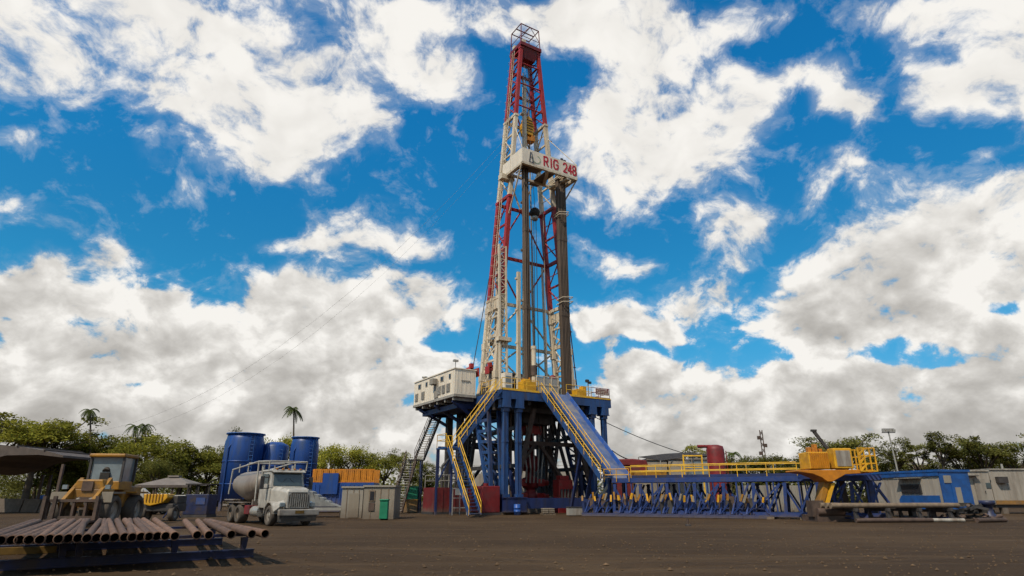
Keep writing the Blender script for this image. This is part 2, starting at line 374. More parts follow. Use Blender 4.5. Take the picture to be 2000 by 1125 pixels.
M['leaf'] = leafmat('green_foliage', (0.10, 0.105, 0.02), (0.23, 0.215, 0.04))
M['dleaf'] = leafmat('dark_foliage', (0.085, 0.09, 0.024), (0.18, 0.17, 0.042))
M['bleaf'] = leafmat('bright_foliage', (0.17, 0.17, 0.025), (0.34, 0.31, 0.05))
M['palm'] = leafmat('palm_frond', (0.05, 0.07, 0.022), (0.11, 0.13, 0.04))
M['grass'] = leafmat('verge_weeds', (0.085, 0.085, 0.024), (0.16, 0.145, 0.04))

# ------------------------------------------------------------------ mesh builder
class MB:
    def __init__(s, o=(0, 0, 0)):
        s.v = []; s.f = []; s.mi = []; s.o = Vector(o); s.smooth = []
    def add(s, vs, fs, mi=0, sm=False):
        k = len(s.v)
        s.v += [Vector(p) - s.o for p in vs]
        for f in fs:
            s.f.append([k + i for i in f]); s.mi.append(mi); s.smooth.append(sm)
        return s
    def box(s, c, d, rz=0.0, mi=0):
        cx, cy, cz = c; hx, hy, hz = d[0] / 2, d[1] / 2, d[2] / 2
        ca, sa = math.cos(rz), math.sin(rz)
        vs = []
        for z in (-hz, hz):
            for x, y in ((-hx, -hy), (hx, -hy), (hx, hy), (-hx, hy)):
                vs.append((cx + x * ca - y * sa, cy + x * sa + y * ca, cz + z))
        return s.add(vs, [(3, 2, 1, 0), (4, 5, 6, 7), (0, 1, 5, 4), (1, 2, 6, 5), (2, 3, 7, 6), (3, 0, 4, 7)], mi)
    def beam(s, p, q, w, h=None, mi=0, up=(0, 0, 1), w2=None):
        p, q = Vector(p), Vector(q); h = h or w
        d = (q - p).normalized(); u = Vector(up)
        if abs(d.dot(u)) > 0.97: u = Vector((1, 0, 0))
        x = d.cross(u).normalized(); y = x.cross(d)
        vs = []
        for e, k in ((p, 1.0), (q, (w2 or w) / w)):
            for a, b in ((-1, -1), (1, -1), (1, 1), (-1, 1)):
                vs.append(e + x * (a * w * k / 2) + y * (b * h * k / 2))
        return s.add(vs, [(3, 2, 1, 0), (4, 5, 6, 7), (0, 1, 5, 4), (1, 2, 6, 5), (2, 3, 7, 6), (3, 0, 4, 7)], mi)
    def tube(s, p, q, r, r2=None, n=8, mi=0, cap=True):
        p, q = Vector(p), Vector(q); r2 = r if r2 is None else r2
        d = (q - p).normalized(); u = Vector((0, 0, 1)) if abs(d.z) < 0.95 else Vector((1, 0, 0))
        x = d.cross(u).normalized(); y = x.cross(d)
        vs = []
        for e, k in ((p, r), (q, r2)):
            for i in range(n):
                t = 2 * math.pi * i / n
                vs.append(e + (x * math.cos(t) + y * math.sin(t)) * k)
        s.add(vs, [(i, (i + 1) % n, n + (i + 1) % n, n + i) for i in range(n)], mi, True)
        if cap: s.add(vs[:n], [tuple(range(n))[::-1]], mi); s.add(vs[n:], [tuple(range(n))], mi)
        return s
    def path(s, pts, r, n=6, mi=0):
        for a, b in zip(pts[:-1], pts[1:]): s.tube(a, b, r, n=n, mi=mi)
        return s
    def prism(s, poly, ext, mi=0):
        e = Vector(ext); n = len(poly); a = [Vector(p) for p in poly]
        vs = a + [p + e for p in a]
        return s.add(vs, [tuple(range(n))[::-1], tuple(range(n, 2 * n))] + [(i, (i + 1) % n, n + (i + 1) % n, n + i) for i in range(n)], mi)
    def lathe(s, c, prof, n=24, mi=0, sm=True):
        c = Vector(c); vs = []
        for r, z in prof:
            for i in range(n):
                t = 2 * math.pi * i / n
                vs.append(c + Vector((r * math.cos(t), r * math.sin(t), z)))
        fs = []
        for k in range(len(prof) - 1):
            for i in range(n):
                j = (i + 1) % n
                fs.append((k * n + i, k * n + j, (k + 1) * n + j, (k + 1) * n + i))
        return s.add(vs, fs, mi, sm)
    def quad(s, a, b, c, d, mi=0): return s.add([a, b, c, d], [(0, 1, 2, 3)], mi)
    def build(s, name, mats, parent=None, bev=0.0, seg=2, label=None):
        me = bpy.data.meshes.new(name)
        me.from_pydata([tuple(p) for p in s.v], [], s.f)
        for m in (mats if isinstance(mats, (list, tuple)) else [mats]): me.materials.append(M[m] if isinstance(m, str) else m)
        me.polygons.foreach_set('material_index', s.mi)
        me.polygons.foreach_set('use_smooth', s.smooth)
        me.update()
        o = bpy.data.objects.new(name, me); COL.objects.link(o)
        if parent is not None: o.parent = parent
        else: o.location = s.o
        if bev:
            b = o.modifiers.new('bevel', 'BEVEL'); b.width = bev; b.segments = seg; b.limit_method = 'ANGLE'; b.angle_limit = R(40)
        if label: o['label'] = label
        return o
def tag(o, label, cat, group=None, kind=None):
    o['label'] = label; o['category'] = cat
    if group: o['group'] = group
    if kind: o['kind'] = kind
    return o
def thing(name, label, cat, loc=(0, 0, 0), rz=0.0, group=None):
    o = bpy.data.objects.new(name, None); COL.objects.link(o)
    o.empty_display_size = 0.5
    o.location = loc; o.rotation_euler = (0, 0, rz)
    return tag(o, label, cat, group)
def structure(o):
    o['kind'] = 'structure'; return o
def dup(root, loc, rz=None, label=None, group=None, scale=None):
    def cp(o, parent):
        c = o.copy(); COL.objects.link(c)
        if parent is not None: c.parent = parent
        for ch in kids.get(o.name, ()): cp(ch, c)
        return c
    kids = {}
    for o in root.children_recursive: kids.setdefault(o.parent.name, []).append(o)
    c = cp(root, None)
    c.location = loc
    if rz is not None: c.rotation_euler = (0, 0, rz)
    if label: c['label'] = label
    if group: c['group'] = group
    if scale is not None: c.scale = scale if hasattr(scale, '__len__') else (scale,) * 3
    return c
def rail(mb, pts, h=1.1, step=1.5, r=0.03, levels=(1.0, 0.55), n=5, kick=False, mi=0):
    pts = [Vector(p) for p in pts]
    for a, b in zip(pts[:-1], pts[1:]):
        L = (b - a).length; k = max(1, round(L / step))
        for i in range(k + 1):
            p = a.lerp(b, i / k); mb.tube(p, p + Vector((0, 0, h)), r, n=n, mi=mi)
        for l in levels: mb.tube(a + Vector((0, 0, h * l)), b + Vector((0, 0, h * l)), r, n=n, mi=mi)
        if kick: mb.beam(a + Vector((0, 0, 0.09)), b + Vector((0, 0, 0.09)), 0.02, 0.16, mi=mi)
ORD = ['', 'first', 'second', 'third', 'fourth', 'fifth', 'sixth', 'seventh', 'eighth', 'ninth', 'tenth', 'eleventh', 'twelfth', 'thirteenth', 'fourteenth', 'fifteenth', 'sixteenth', 'seventeenth', 'eighteenth', 'nineteenth', 'twentieth', 'twenty-first', 'twenty-second', 'twenty-third', 'twenty-fourth', 'twenty-fifth', 'twenty-sixth']
# ------------------------------------------------------------------ ground
def make_ground():
    mb = MB()
    # fine grid near the camera, coarse to the horizon
    xs = [-3500, -1200, -400, -150] + [-100 + 4 * i for i in range(51)] + [150, 400, 1200, 3500]
    ys = [-3500, -800, -150, -30] + [-6 + 2.0 * i for i in range(46)] + [100, 130, 200, 450, 1300, 3500]
    rnd = random.Random(3)
    vs = []
    for y in ys:
        for x in xs: vs.append((x, y, 0))
    n = len(xs)
    mb.add(vs, [(j * n + i, j * n + i + 1, (j + 1) * n + i + 1, (j + 1) * n + i) for j in range(len(ys) - 1) for i in range(n - 1)])
    m = bpy.data.materials.new('packed_dirt'); m.use_nodes = True
    nt = m.node_tree; b = nt.nodes['Principled BSDF']; N = nt.nodes.new; Lk = nt.links.new
    tc = N('ShaderNodeTexCoord')
    def noise(s, d, r, vec=None):
        q = N('ShaderNodeTexNoise'); q.inputs['Scale'].default_value = s; q.inputs['Detail'].default_value = d; q.inputs['Roughness'].default_value = r
        Lk(vec or tc.outputs['Object'], q.inputs['Vector']); return q.outputs[0]
    mp = N('ShaderNodeMapping'); mp.inputs['Rotation'].default_value = (0, 0, R(12)); mp.inputs['Scale'].default_value = (0.12, 1.0, 1)
    Lk(tc.outputs['Object'], mp.inputs[0])
    big = noise(0.09, 6, 0.6); mid = noise(0.9, 8, 0.7); fine = noise(9.0, 8, 0.75); trk = noise(0.55, 5, 0.6, mp.outputs[0])
    def mixc(f, a, c, lo, hi):
        r = N('ShaderNodeMapRange'); r.interpolation_type = 'SMOOTHSTEP'; r.inputs[1].default_value = lo; r.inputs[2].default_value = hi
        Lk(f, r.inputs[0]); x = N('ShaderNodeMix'); x.data_type = 'RGBA'; Lk(r.outputs[0], x.inputs[0])
        for i, v in ((6, a), (7, c)):
            if isinstance(v, tuple): x.inputs[i].default_value = (*v, 1)
            else: Lk(v, x.inputs[i])
        return x.outputs[2]
    c = mixc(big, (0.0410, 0.0236, 0.0109), (0.0623, 0.0368, 0.0174), 0.35, 0.65)
    c = mixc(trk, c, (0.0754, 0.0457, 0.0223), 0.5, 0.72)
    c = mixc(big, c, (0.0820, 0.0510, 0.0254), 0.52, 0.75)
    c = mixc(mid, c, (0.0213, 0.0128, 0.0065), 0.56, 0.74)
    c = mixc(fine, c, (0.0943, 0.0615, 0.0329), 0.60, 0.75)
    def math_(op, a, b2=0.0, c2=0.0):
        q = N('ShaderNodeMath'); q.operation = op
        for i, v in enumerate((a, b2, c2)):
            if isinstance(v, (int, float)): q.inputs[i].default_value = v
            else: Lk(v, q.inputs[i])
        return q.outputs[0]
    sep = N('ShaderNodeSeparateXYZ'); Lk(tc.outputs['Object'], sep.inputs[0])
    wob = noise(0.045, 2, 0.5)
    tracks = None
    for ang, per, off in ((8, 9.0, 1.0), (-17, 13.0, 4.0), (38, 17.0, 2.0)):
        t = math_('ADD', math_('MULTIPLY', sep.outputs[0], math.sin(R(ang))), math_('MULTIPLY', sep.outputs[1], math.cos(R(ang))))
        t = math_('ADD', t, math_('MULTIPLY_ADD', wob, 14.0, off))
        pp = math_('PINGPONG', t, per / 2)
        near = math_('ABSOLUTE', math_('SUBTRACT', pp, 1.0))
        mr = N('ShaderNodeMapRange'); mr.interpolation_type = 'SMOOTHSTEP'; mr.inputs[1].default_value = 0.34; mr.inputs[2].default_value = 0.16
        Lk(near, mr.inputs[0])
        tracks = mr.outputs[0] if tracks is None else math_('MAXIMUM', tracks, mr.outputs[0])
    tracks = math_('MULTIPLY', tracks, math_('MULTIPLY', mid, 1.0))
    c = mixc(tracks, c, (0.0861, 0.0532, 0.0267), 0.15, 1.4)
    Lk(c, b.inputs['Base Color']); b.inputs['Roughness'].default_value = 0.92; b.inputs['Specular IOR Level'].default_value = 0.15
    ad = N('ShaderNodeMath'); ad.operation = 'MULTIPLY_ADD'; Lk(fine, ad.inputs[0]); ad.inputs[1].default_value = 0.3; Lk(math_('MULTIPLY_ADD', tracks, -0.7, mid), ad.inputs[2])
    bp = N('ShaderNodeBump'); bp.inputs['Strength'].default_value = 0.9; bp.inputs['Distance'].default_value = 0.12
    Lk(ad.outputs[0], bp.inputs['Height']); Lk(bp.outputs[0], b.inputs['Normal'])
    g = mb.build('ground', m)
    tag(g, 'dark packed dirt of the drilling yard', 'ground', kind='structure')
make_ground()

rnd = random.Random(41); mb = MB()
for i in range(7500):
    Y = 7.5 + 52 * rnd.random() ** 1.7; x = rnd.uniform(-1, 1) * (3 + Y * .95); r = rnd.uniform(.012, .04) * (1.8 if rnd.random() < .06 else 1)
    c = Vector((x, Y, r * .25)); k = [rnd.uniform(.7, 1.3) for _ in range(6)]
    mb.add([c + Vector((r * k[0], 0, 0)), c + Vector((0, r * k[1], 0)), c - Vector((r * k[2], 0, 0)), c - Vector((0, r * k[3], 0)), c + Vector((0, 0, r * .8 * k[4])), c - Vector((0, 0, r * .5))],
           [(0, 1, 4), (1, 2, 4), (2, 3, 4), (3, 0, 4), (1, 0, 5), (2, 1, 5), (3, 2, 5), (0, 3, 5)])
M['stone'] = mat('dusty_stone', (0.1066, 0.0690, 0.0384), 0.9, var=0.7, scale=3)
tag(mb.build('gravel', 'stone'), 'loose stones scattered over the packed dirt', 'gravel', kind='stuff')
# ------------------------------------------------------------------ the rig, in its own frame: x across, -y towards the ramp
RIG = Vector((1.7, 65.3, 0)); RZ = R(31.8)
def RW(p):
    c, s = math.cos(RZ), math.sin(RZ)
    return Vector((RIG.x + p[0] * c - p[1] * s, RIG.y + p[0] * s + p[1] * c, p[2]))
def rig_thing(name, label, cat, o, group=None): return thing(name, label, cat, RW(o), RZ, group)
FZ = 11.0
# ---- substructure and drill floor
O = (0, 0, 0)
sub = rig_thing('rig_substructure', 'tall blue steel substructure of columns and braces carrying the drill floor under the mast', 'substructure', O)
for sx in (-1, 1):
    mb = MB(O)
    mb.box((sx * 5.3, 1.2, 0.85), (2.1, 14.6, 1.1)); mb.box((sx * 5.3, 1.2, 1.42), (2.3, 14.7, 0.08)); mb.box((sx * 5.3, 1.2, 0.27), (2.3, 14.7, 0.1))
    for k in range(8): mb.box((sx * 5.3, -5.4 + 1.9 * k, 0.85), (2.18, 0.1, 1.0))
    mb.build('base_skid', 'dblue', sub)
    for k in range(4):
        c = MB(O); c.box((sx * 5.3, -5.2 + 4.2 * k, 0.11), (2.9, 0.6, 0.21)); c.build('timber_mat', 'wood', sub)
mb = MB(O)
mb.box((0, -5.3, 0.95), (8.5, 0.8, 0.9)); mb.box((0, 2.5, 0.95), (8.5, 0.7, 0.8)); mb.box((0, 7.5, 0.95), (8.5, 0.8, 0.9))
mb.build('cross_beam', 'dblue', sub)
for a in (-6.02, -4.58, 4.2, 5.75):
    mb = MB(O)
    mb.box((a, -5.25, 5.5), (0.34, 0.34, 8.1)); mb.box((a - 0.2, -5.25, 5.5), (0.05, 0.46, 8.1)); mb.box((a + 0.2, -5.25, 5.5), (0.05, 0.46, 8.1))
    mb.box((a, -5.25, 1.6), (0.7, 0.6, 0.25)); mb.box((a, -5.28, 9.25), (0.58, 0.56, 0.5)); mb.box((a, -5.25, 6.3), (0.52, 0.5, 0.12))
    mb.build('front_column', 'blue', sub)
    mb = MB(O); mb.box((a, -5.2, 9.9), (0.85, 0.9, 0.95)); mb.box((a, -5.2, 9.38), (0.95, 1.0, 0.07)); mb.build('column_head', 'blue', sub)
for a in (-5.9, -4.6, 4.6, 5.9):
    mb = MB(O); mb.box((a, 6.6, 5.6), (0.6, 0.6, 8.4)); mb.build('rear_column', 'steel', sub)
def lattice(sx, p0, p1a, p1b, m, name):
    a = sx * 5.3; mb = MB(O)
    for da in (-0.55, 0.55):
        mb.beam((a + da, p0[0] - 0.25, p0[1]), (a + da, p1a[0], p1a[1]), 0.28, 0.34)
        mb.beam((a + da, p0[0] + 0.25, p0[1]), (a + da, p1b[0], p1b[1]), 0.28, 0.34)
        for k in range(1, 8):
            t = k / 8
            ya = p0[0] - 0.25 + (p1a[0] - p0[0] + 0.25) * t; yb = p0[0] + 0.25 + (p1b[0] - p0[0] - 0.25) * t; z = p0[1] + (p1a[1] - p0[1]) * t
            mb.beam((a + da, ya, z), (a + da, yb, z), 0.16, 0.3)
            if k < 7:
                t2 = (k + 1) / 8; yb2 = p0[0] + 0.25 + (p1b[0] - p0[0] - 0.25) * t2; z2 = p0[1] + (p1a[1] - p0[1]) * t2
                mb.beam((a + da, ya, z), (a + da, yb2, z2), 0.1, 0.12)
    mb.build(name, m, sub)
for sx in (-1, 1):
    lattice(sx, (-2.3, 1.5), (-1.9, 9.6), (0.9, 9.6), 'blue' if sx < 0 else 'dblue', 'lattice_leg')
    lattice(sx, (4.6, 1.5), (2.4, 9.6), (3.6, 9.6), 'steel', 'raising_leg')
for sx in (-1, 1):
    mb = MB(O)
    mb.beam((sx * 4.6, -4.6, 1.5), (sx * 2.2, -4.4, 9.6), 0.3, 0.4); mb.beam((sx * 2.6, 4.5, 1.4), (sx * 1.3, 1.2, 9.8), 0.45, 0.5)
    mb.beam((sx * 3.6, -1.0, 1.4), (sx * 1.7, 0.6, 9.8), 0.4, 0.5)
    mb.build('inner_brace', 'brown', sub)
mb = MB(O)
for y in (-5.45, 6.9): mb.box((0, y, 10.55), (13.1, 0.35, 0.78))
for a in (-6.4, 6.4): mb.box((a, 0.7, 10.55), (0.35, 11.9, 0.78))
mb.build('floor_edge_beam', 'blue', sub)
mb = MB(O)
for y in (-3.4, -1.4, 1.4, 4.2): mb.box((0, y, 10.1), (12.3, 0.45, 1.5))
for a in (-3.2, -1.2, 1.2, 3.2): mb.box((a, 0.7, 10.3), (0.35, 11.7, 1.0))
mb.box((0, -0.2, 9.0), (3.6, 3.6, 1.0))
mb.build('floor_frame', 'steel', sub)
mb = MB(O); mb.box((0, 0.75, 10.98), (13.2, 12.7, 0.06)); mb.build('floor_deck', 'steel', sub)
mb = MB(O)
rail(mb, [(-6.5, -5.5, FZ), (-2.35, -5.5, FZ)], kick=True); mb.build('yellow_railing', 'yellow', sub)
mb = MB(O); rail(mb, [(0.95, -5.5, FZ), (4.1, -5.5, FZ)], kick=True)
mb.build('yellow_railing', 'yellow', sub)
mb = MB(O); mb.beam((-6.5, -5.63, FZ + 0.02), (-2.35, -5.63, FZ + 0.02), 0.06, 0.14); mb.build('kick_plate', 'yellow', sub)
mb = MB(O); mb.beam((0.95, -5.63, FZ + 0.02), (6.5, -5.63, FZ + 0.02), 0.06, 0.14)
mb.build('kick_plate', 'yellow', sub)
mb = MB(O); rail(mb, [(-6.5, -1.6, FZ), (-6.5, -4.4, FZ)])
mb.build('yellow_railing', 'yellow', sub)
mb = MB(O)
rail(mb, [(4.1, -5.5, FZ), (6.5, -5.5, FZ), (6.5, -2.0, FZ), (6.5, 6.8, FZ)], kick=True); mb.build('dark_red_railing', 'dred', sub)
mb = MB(O); mb.box((5.5, -5.56, FZ + 0.72), (1.7, 0.03, 0.62)); mb.build('red_notice_board', 'dred', sub)
mb = MB(O)
rnd = random.Random(4)
for k in range(4):
    x = 4.75
    while x < 6.2:
        w = rnd.uniform(0.08, 0.26); mb.box((x + w / 2, -5.58, FZ + 0.94 - 0.15 * k), (w, 0.012, 0.055)); x += w + 0.07
mb.build('white_painted_band', 'board', sub)
for sx in (-1, 1):
    for y0, z0, y1, z1, w, m in ((-5.0, 4.2, 6.4, 4.2, .3, 'steel'), (-5.0, 7.6, 6.4, 7.0, .26, 'steel'), (-4.9, 1.6, -1.9, 9.3, .3, 'dblue'), (6.3, 1.6, 3.6, 9.5, .34, 'steel'), (-1.2, 1.6, 2.2, 9.4, .26, 'brown')):
        mb = MB(O); mb.beam((sx * 4.75, y0, z0), (sx * 4.75, y1, z1), w, w * 1.2); mb.build('side_brace', m, sub)
for y, m in ((3.0, 'steel'), (6.4, 'steel'), (-1.6, 'brown')):
    mb = MB(O); mb.box((0, y, 6.6), (9.2, .28, .4)); mb.build('tie_beam', m, sub)
    for sx in (-1, 1): mb = MB(O); mb.beam((sx * 4.5, y, 1.5), (sx * .4, y, 6.4), .24, .3); mb.build('cross_brace', m, sub)
for a, y in ((-3.4, -2.0), (-2.2, 1.5), (2.9, 1.0), (3.8, -3.0)):
    mb = MB(O); mb.tube((a, y, 1.4), (a, y, 9.4), .14, n=8); mb.build('riser_pipe', 'brown', sub)
# ---- floor machinery seen through the railing
o = (-3.0, -4.3, FZ)
t = rig_thing('tong_power_unit', 'yellow boxy power unit on the drill floor behind the front railing', 'power unit', o)
mb = MB(o); mb.box((-3.0, -4.4, FZ + 0.65), (1.5, 1.0, 1.0)); mb.box((-3.2, -4.4, FZ + 1.25), (0.7, 0.7, 0.25)); mb.build('cabinet', 'oyellow', t, bev=0.04)
mb = MB(o); mb.box((-3.0, -4.4, FZ + 0.07), (1.7, 1.2, 0.14)); mb.build('skid', 'steel', t)
mb = MB(o); mb.tube((-2.7, -4.4, FZ + 1.15), (-2.7, -4.4, FZ + 1.6), 0.09); mb.tube((-3.4, -4.3, FZ + 1.15), (-3.4, -4.3, FZ + 1.5), 0.06); mb.build('exhaust_pipe', 'orange', t)
o = (-5.1, -4.0, FZ)
t = rig_thing('control_cabinet', 'white control cabinet standing behind the railing at the head of the stairs', 'cabinet', o)
mb = MB(o); mb.box((-5.1, -4.0, FZ + 0.98), (0.9, 0.7, 1.75)); mb.build('body', 'board', t, bev=0.03)
mb = MB(o); mb.box((-5.1, -4.36, FZ + 1.2), (0.6, 0.02, 0.7)); mb.box((-5.1, -4.36, FZ + 0.5), (0.6, 0.02, 0.35)); mb.build('panel', 'pglass', t)
mb = MB(o); mb.box((-5.1, -4.0, FZ + 0.05), (1.0, 0.8, 0.1)); mb.build('plinth', 'steel', t)
o = (-1.3, -3.6, FZ)
t = rig_thing('wind_screen_frame', 'pale framed wind screen behind the front of the drill floor', 'wind screen', o)
mb = MB(o)
for a in (-2.0, -1.1, -0.2, 0.6): mb.box((a, -4.6, FZ + 0.95), (0.09, 0.09, 1.9))
for z in (0.15, 1.0, 1.85): mb.box((-0.7, -4.6, FZ + z), (2.7, 0.07, 0.08))
mb.build('frame', 'white', t)
mb = MB(o)
for a in (-1.55, -0.65, 0.2): mb.box((a, -4.58, FZ + 0.95), (0.78, 0.02, 1.6))
mb.build('screen', 'galv', t)
o = (-0.5, 2.9, FZ)
t = rig_thing('drawworks', 'wide brown drawworks housing across the back of the drill floor', 'drawworks', o)
mb = MB(o); mb.box((0.2, 3.4, FZ + 1.35), (7.6, 2.0, 2.5)); mb.prism([(-3.6, 2.4, FZ + 2.6), (4.0, 2.4, FZ + 2.6), (4.0, 3.0, FZ + 3.2), (-3.6, 3.0, FZ + 3.2)], (0, 1.4, 0)); mb.build('housing', 'brown', t, bev=0.05)
mb = MB(o)
for a in (-3.2, -1.4, 0.6, 2.6, 3.8): mb.box((a, 2.36, FZ + 1.4), (0.12, 0.1, 2.3))
mb.box((0.2, 2.36, FZ + 2.5), (7.6, 0.12, 0.14)); mb.build('rib', 'grey', t)
mb = MB(o); mb.tube((-2.4, 2.6, FZ + 3.0), (0.8, 2.6, FZ + 3.0), 0.45, n=14); mb.build('drum', 'steel', t)
mb = MB(o); mb.box((0.2, 3.4, FZ + 0.06), (7.8, 2.4, 0.12)); mb.build('skid', 'steel', t)
o = (1.35, -2.6, FZ)
t = rig_thing('air_hoist', 'tall dark red winch post standing near the racked pipe', 'hoist', o)
mb = MB(o); mb.lathe((1.3, -2.7, FZ), [(0.0, 0.12), (0.42, 0.12), (0.42, 2.1), (0.34, 2.35), (0.15, 2.5), (0, 2.52)], 14); mb.build('post', 'dred', t)
mb = MB(o); mb.box((1.3, -2.7, FZ + 0.06), (1.1, 1.1, 0.12)); mb.tube((0.8, -2.9, FZ + 0.7), (1.8, -2.9, FZ + 0.7), 0.3, n=10); mb.build('drum', 'steel', t)
o = (-2.15, -3.1, FZ)
t = rig_thing('mousehole_stand', 'short pale pipe standing at the foot of the left pipe bundle', 'pipe stand', o)
mb = MB(o); mb.tube((-2.0, -4.15, FZ), (-2.0, -4.15, FZ + 4.6), 0.24, n=12); mb.tube((-2.0, -4.15, FZ + 4.6), (-2.0, -4.15, FZ + 4.9), 0.28, n=12); mb.build('body', 'white', t)
mb = MB(o); mb.tube((-2.0, -4.15, FZ + 1.9), (-2.0, -4.15, FZ + 2.9), 0.34, n=12); mb.build('collar', 'brown', t)
o = (5.6, -4.2, FZ)
t = rig_thing('flood_light_mast', 'short grey lamp post on the far right corner of the drill floor', 'lamp post', o)
mb = MB(o); mb.tube((5.75, -3.0, FZ), (5.75, -3.0, FZ + 2.1), 0.06, n=6); mb.box((5.75, -3.0, FZ + 0.03), (0.4, 0.4, 0.06)); mb.build('pole', 'galv', t)
mb = MB(o); mb.box((5.6, -3.05, FZ + 2.25), (0.38, 0.25, 0.3)); mb.box((5.95, -3.05, FZ + 2.1), (0.3, 0.22, 0.25)); mb.build('lamp_head', 'steel', t, bev=0.02)
rnd = random.Random(12)
o = (4.0, -3.4, FZ)
t = rig_thing('hydraulic_unit', 'yellow hydraulic unit behind the railing right of the ramp', 'hydraulic unit', o)
mb = MB(o); mb.box((3.3, -4.5, FZ + 0.5), (1.2, 0.9, 0.8)); mb.box((3.9, -4.4, FZ + 0.75), (0.5, 0.6, 1.1)); mb.build('cabinet', 'oyellow', t, bev=0.04)
mb = MB(o); mb.box((3.5, -4.5, FZ + 0.06), (2.0, 1.2, 0.12)); mb.build('skid', 'steel', t)
# ---- BOP stack under the floor
o = (1.2, 0, 0)
t = rig_thing('blowout_preventer', 'rusty red blowout preventer stack under the drill floor with white hoses', 'blowout preventer', o)
mb = MB(o)
mb.lathe((0.2, 0, 0), [(0.0, 1.0), (0.7, 1.0), (0.7, 1.9), (0.5, 2.0), (0.5, 2.3), (0.8, 2.35), (0.8, 3.3), (0.45, 3.4), (0.45, 3.9), (0.75, 4.0), (0.9, 4.6), (0.75, 5.4), (0.4, 5.6), (0.35, 9.0), (0, 9.0)], 18); mb.build('body', 'dred', t)
for z in (1.5, 2.85):
    mb = MB(o); mb.box((0.2, 0, z), (3.0, 0.8, 0.7)); mb.tube((-1.9, 0, z), (-1.3, 0, z), 0.3, n=10); mb.tube((1.7, 0, z), (2.3, 0, z), 0.3, n=10); mb.build('ram', 'red', t, bev=0.06)
for k in range(5):
    x = -0.9 + 0.45 * k; mb = MB(o)
    mb.path([(x, -0.9, 2.8), (x - 0.1, -1.2, 4.2), (x + 0.2 * (k - 2), -1.0, 6.5), (x + 0.3 * (k - 2), -0.6, 9.2)], 0.075)
    mb.build('hose', 'galv', t)
mb = MB(o); mb.box((0.2, 0, 8.0), (1.8, 1.8, 0.9)); mb.build('flow_nipple_box', 'red', t, bev=0.05)
mb = MB(o); mb.box((0.2, 0, 0.5), (2.2, 2.2, 1.0)); mb.build('cellar_block', 'concrete', t)
o = (3.1, -1.0, 0)
t = rig_thing('accumulator_unit', 'bright red control unit box standing beside the blowout preventer', 'control unit', o)
mb = MB(o); mb.box((2.5, -2.4, 1.95), (1.7, 1.1, 2.3)); mb.box((2.5, -2.4, 3.3), (1.1, 0.7, 0.4)); mb.build('cabinet', 'red', t, bev=0.05)
mb = MB(o); mb.box((2.5, -2.4, 0.4), (2.2, 1.5, 0.8)); mb.build('base', 'dred', t)
mb = MB(o)
for k in range(4): mb.tube((1.9 + 0.4 * k, -3.0, 1.1), (1.9 + 0.4 * k, -3.0, 2.2), 0.12, n=8)
mb.build('bottle', 'steel', t)
# hanging hoses and cables below the floor
o = (-1.5, -1.5, 9.4)
t = rig_thing('hanging_hoses', 'loose dark hoses hanging in loops below the drill floor', 'hoses', o)
rnd = random.Random(8)
for k in range(12):
    a = rnd.uniform(-3.8, 3.8); y = rnd.uniform(-4, 3); dz = rnd.uniform(1.5, 6.5); w = rnd.uniform(0.5, 1.8)
    mb = MB(o); mb.path([(a + w * (i / 8), y + 0.2 * math.sin(i), 9.6 - dz * math.sin(math.pi * i / 8) ** 0.8) for i in range(9)], 0.05, 5)
    mb.build('hose', 'rubber', t)
# ---- mast
o = (0, 0, FZ)
mast = rig_thing('drilling_mast', 'tall lattice drilling mast banded red and white above the drill floor', 'mast', o)
ZT = 55.3
def leg_at(sx, sy, z):
    t = (z - FZ) / (ZT - FZ)
    return Vector((sx * (4.95 + (1.27 - 4.95) * t), sy * (1.43 + (1.0 - 1.43) * t), z))
BANDS = [(FZ, 21.8, 1), (21.8, 33.9, 0), (33.9, 45.0, 1), (45.0, ZT, 0)]
def band(z):
    for a, b, k in BANDS:
        if z < b: return k
    return 0
MM = ['red', 'white']
for sx in (-1, 1):
    for sy in (-1, 1):
        mb = MB(o)
        for a, b, k in BANDS:
            w = 0.5 - 0.13 * (a - FZ) / (ZT - FZ)
            mb.beam(leg_at(sx, sy, a), leg_at(sx, sy, b), w, w, mi=k, up=(0, 1, 0))
            mb.box(leg_at(sx, sy, b - 0.15), (w + 0.12, w + 0.12, 0.3), mi=k)
        mb.beam(leg_at(sx, sy, FZ), leg_at(sx, sy, FZ + 1.5), 0.85, 0.85, mi=1, up=(0, 1, 0), w2=0.55)
        mb.build('leg', MM, mast)
lev = [FZ + 0.6, 14.2, 17.6, 21.8, 24.5, 27.3, 30.4, 33.9, 36.8, 39.6, 42.4, 45.0, 47.2, 49.4, 51.5, 53.4, 55.0]
for sx in (-1, 1):
    mb = MB(o)
    for i, z in enumerate(lev):
        k = band(z - 0.1)
        big = i in (3, 5, 7, 11)
        mb.beam(leg_at(sx, -1, z), leg_at(sx, 1, z), 0.3 if big else 0.17, 0.36 if big else 0.2, mi=k)
        if i < len(lev) - 1:
            z2 = lev[i + 1]; zm = (z + z2) / 2; kk = band(zm)
            s1 = -1 if i % 2 else 1
            mb.tube(leg_at(sx, s1, z), leg_at(sx, -s1, z2), 0.085, n=6, mi=kk)
            if i in (0, 1): mb.tube(leg_at(sx, -s1, z), leg_at(sx, s1, z2), 0.085, n=6, mi=kk)
            mb.tube(leg_at(sx, -1, zm), leg_at(sx, 1, zm), 0.05, n=5, mi=kk)
    mb.build('side_bracing', MM, mast)
mb = MB(o)
rl = [13.6, 17.0, 21.8, 27.3, 33.6, 39.6, 45.0, 49.4, 52.6]
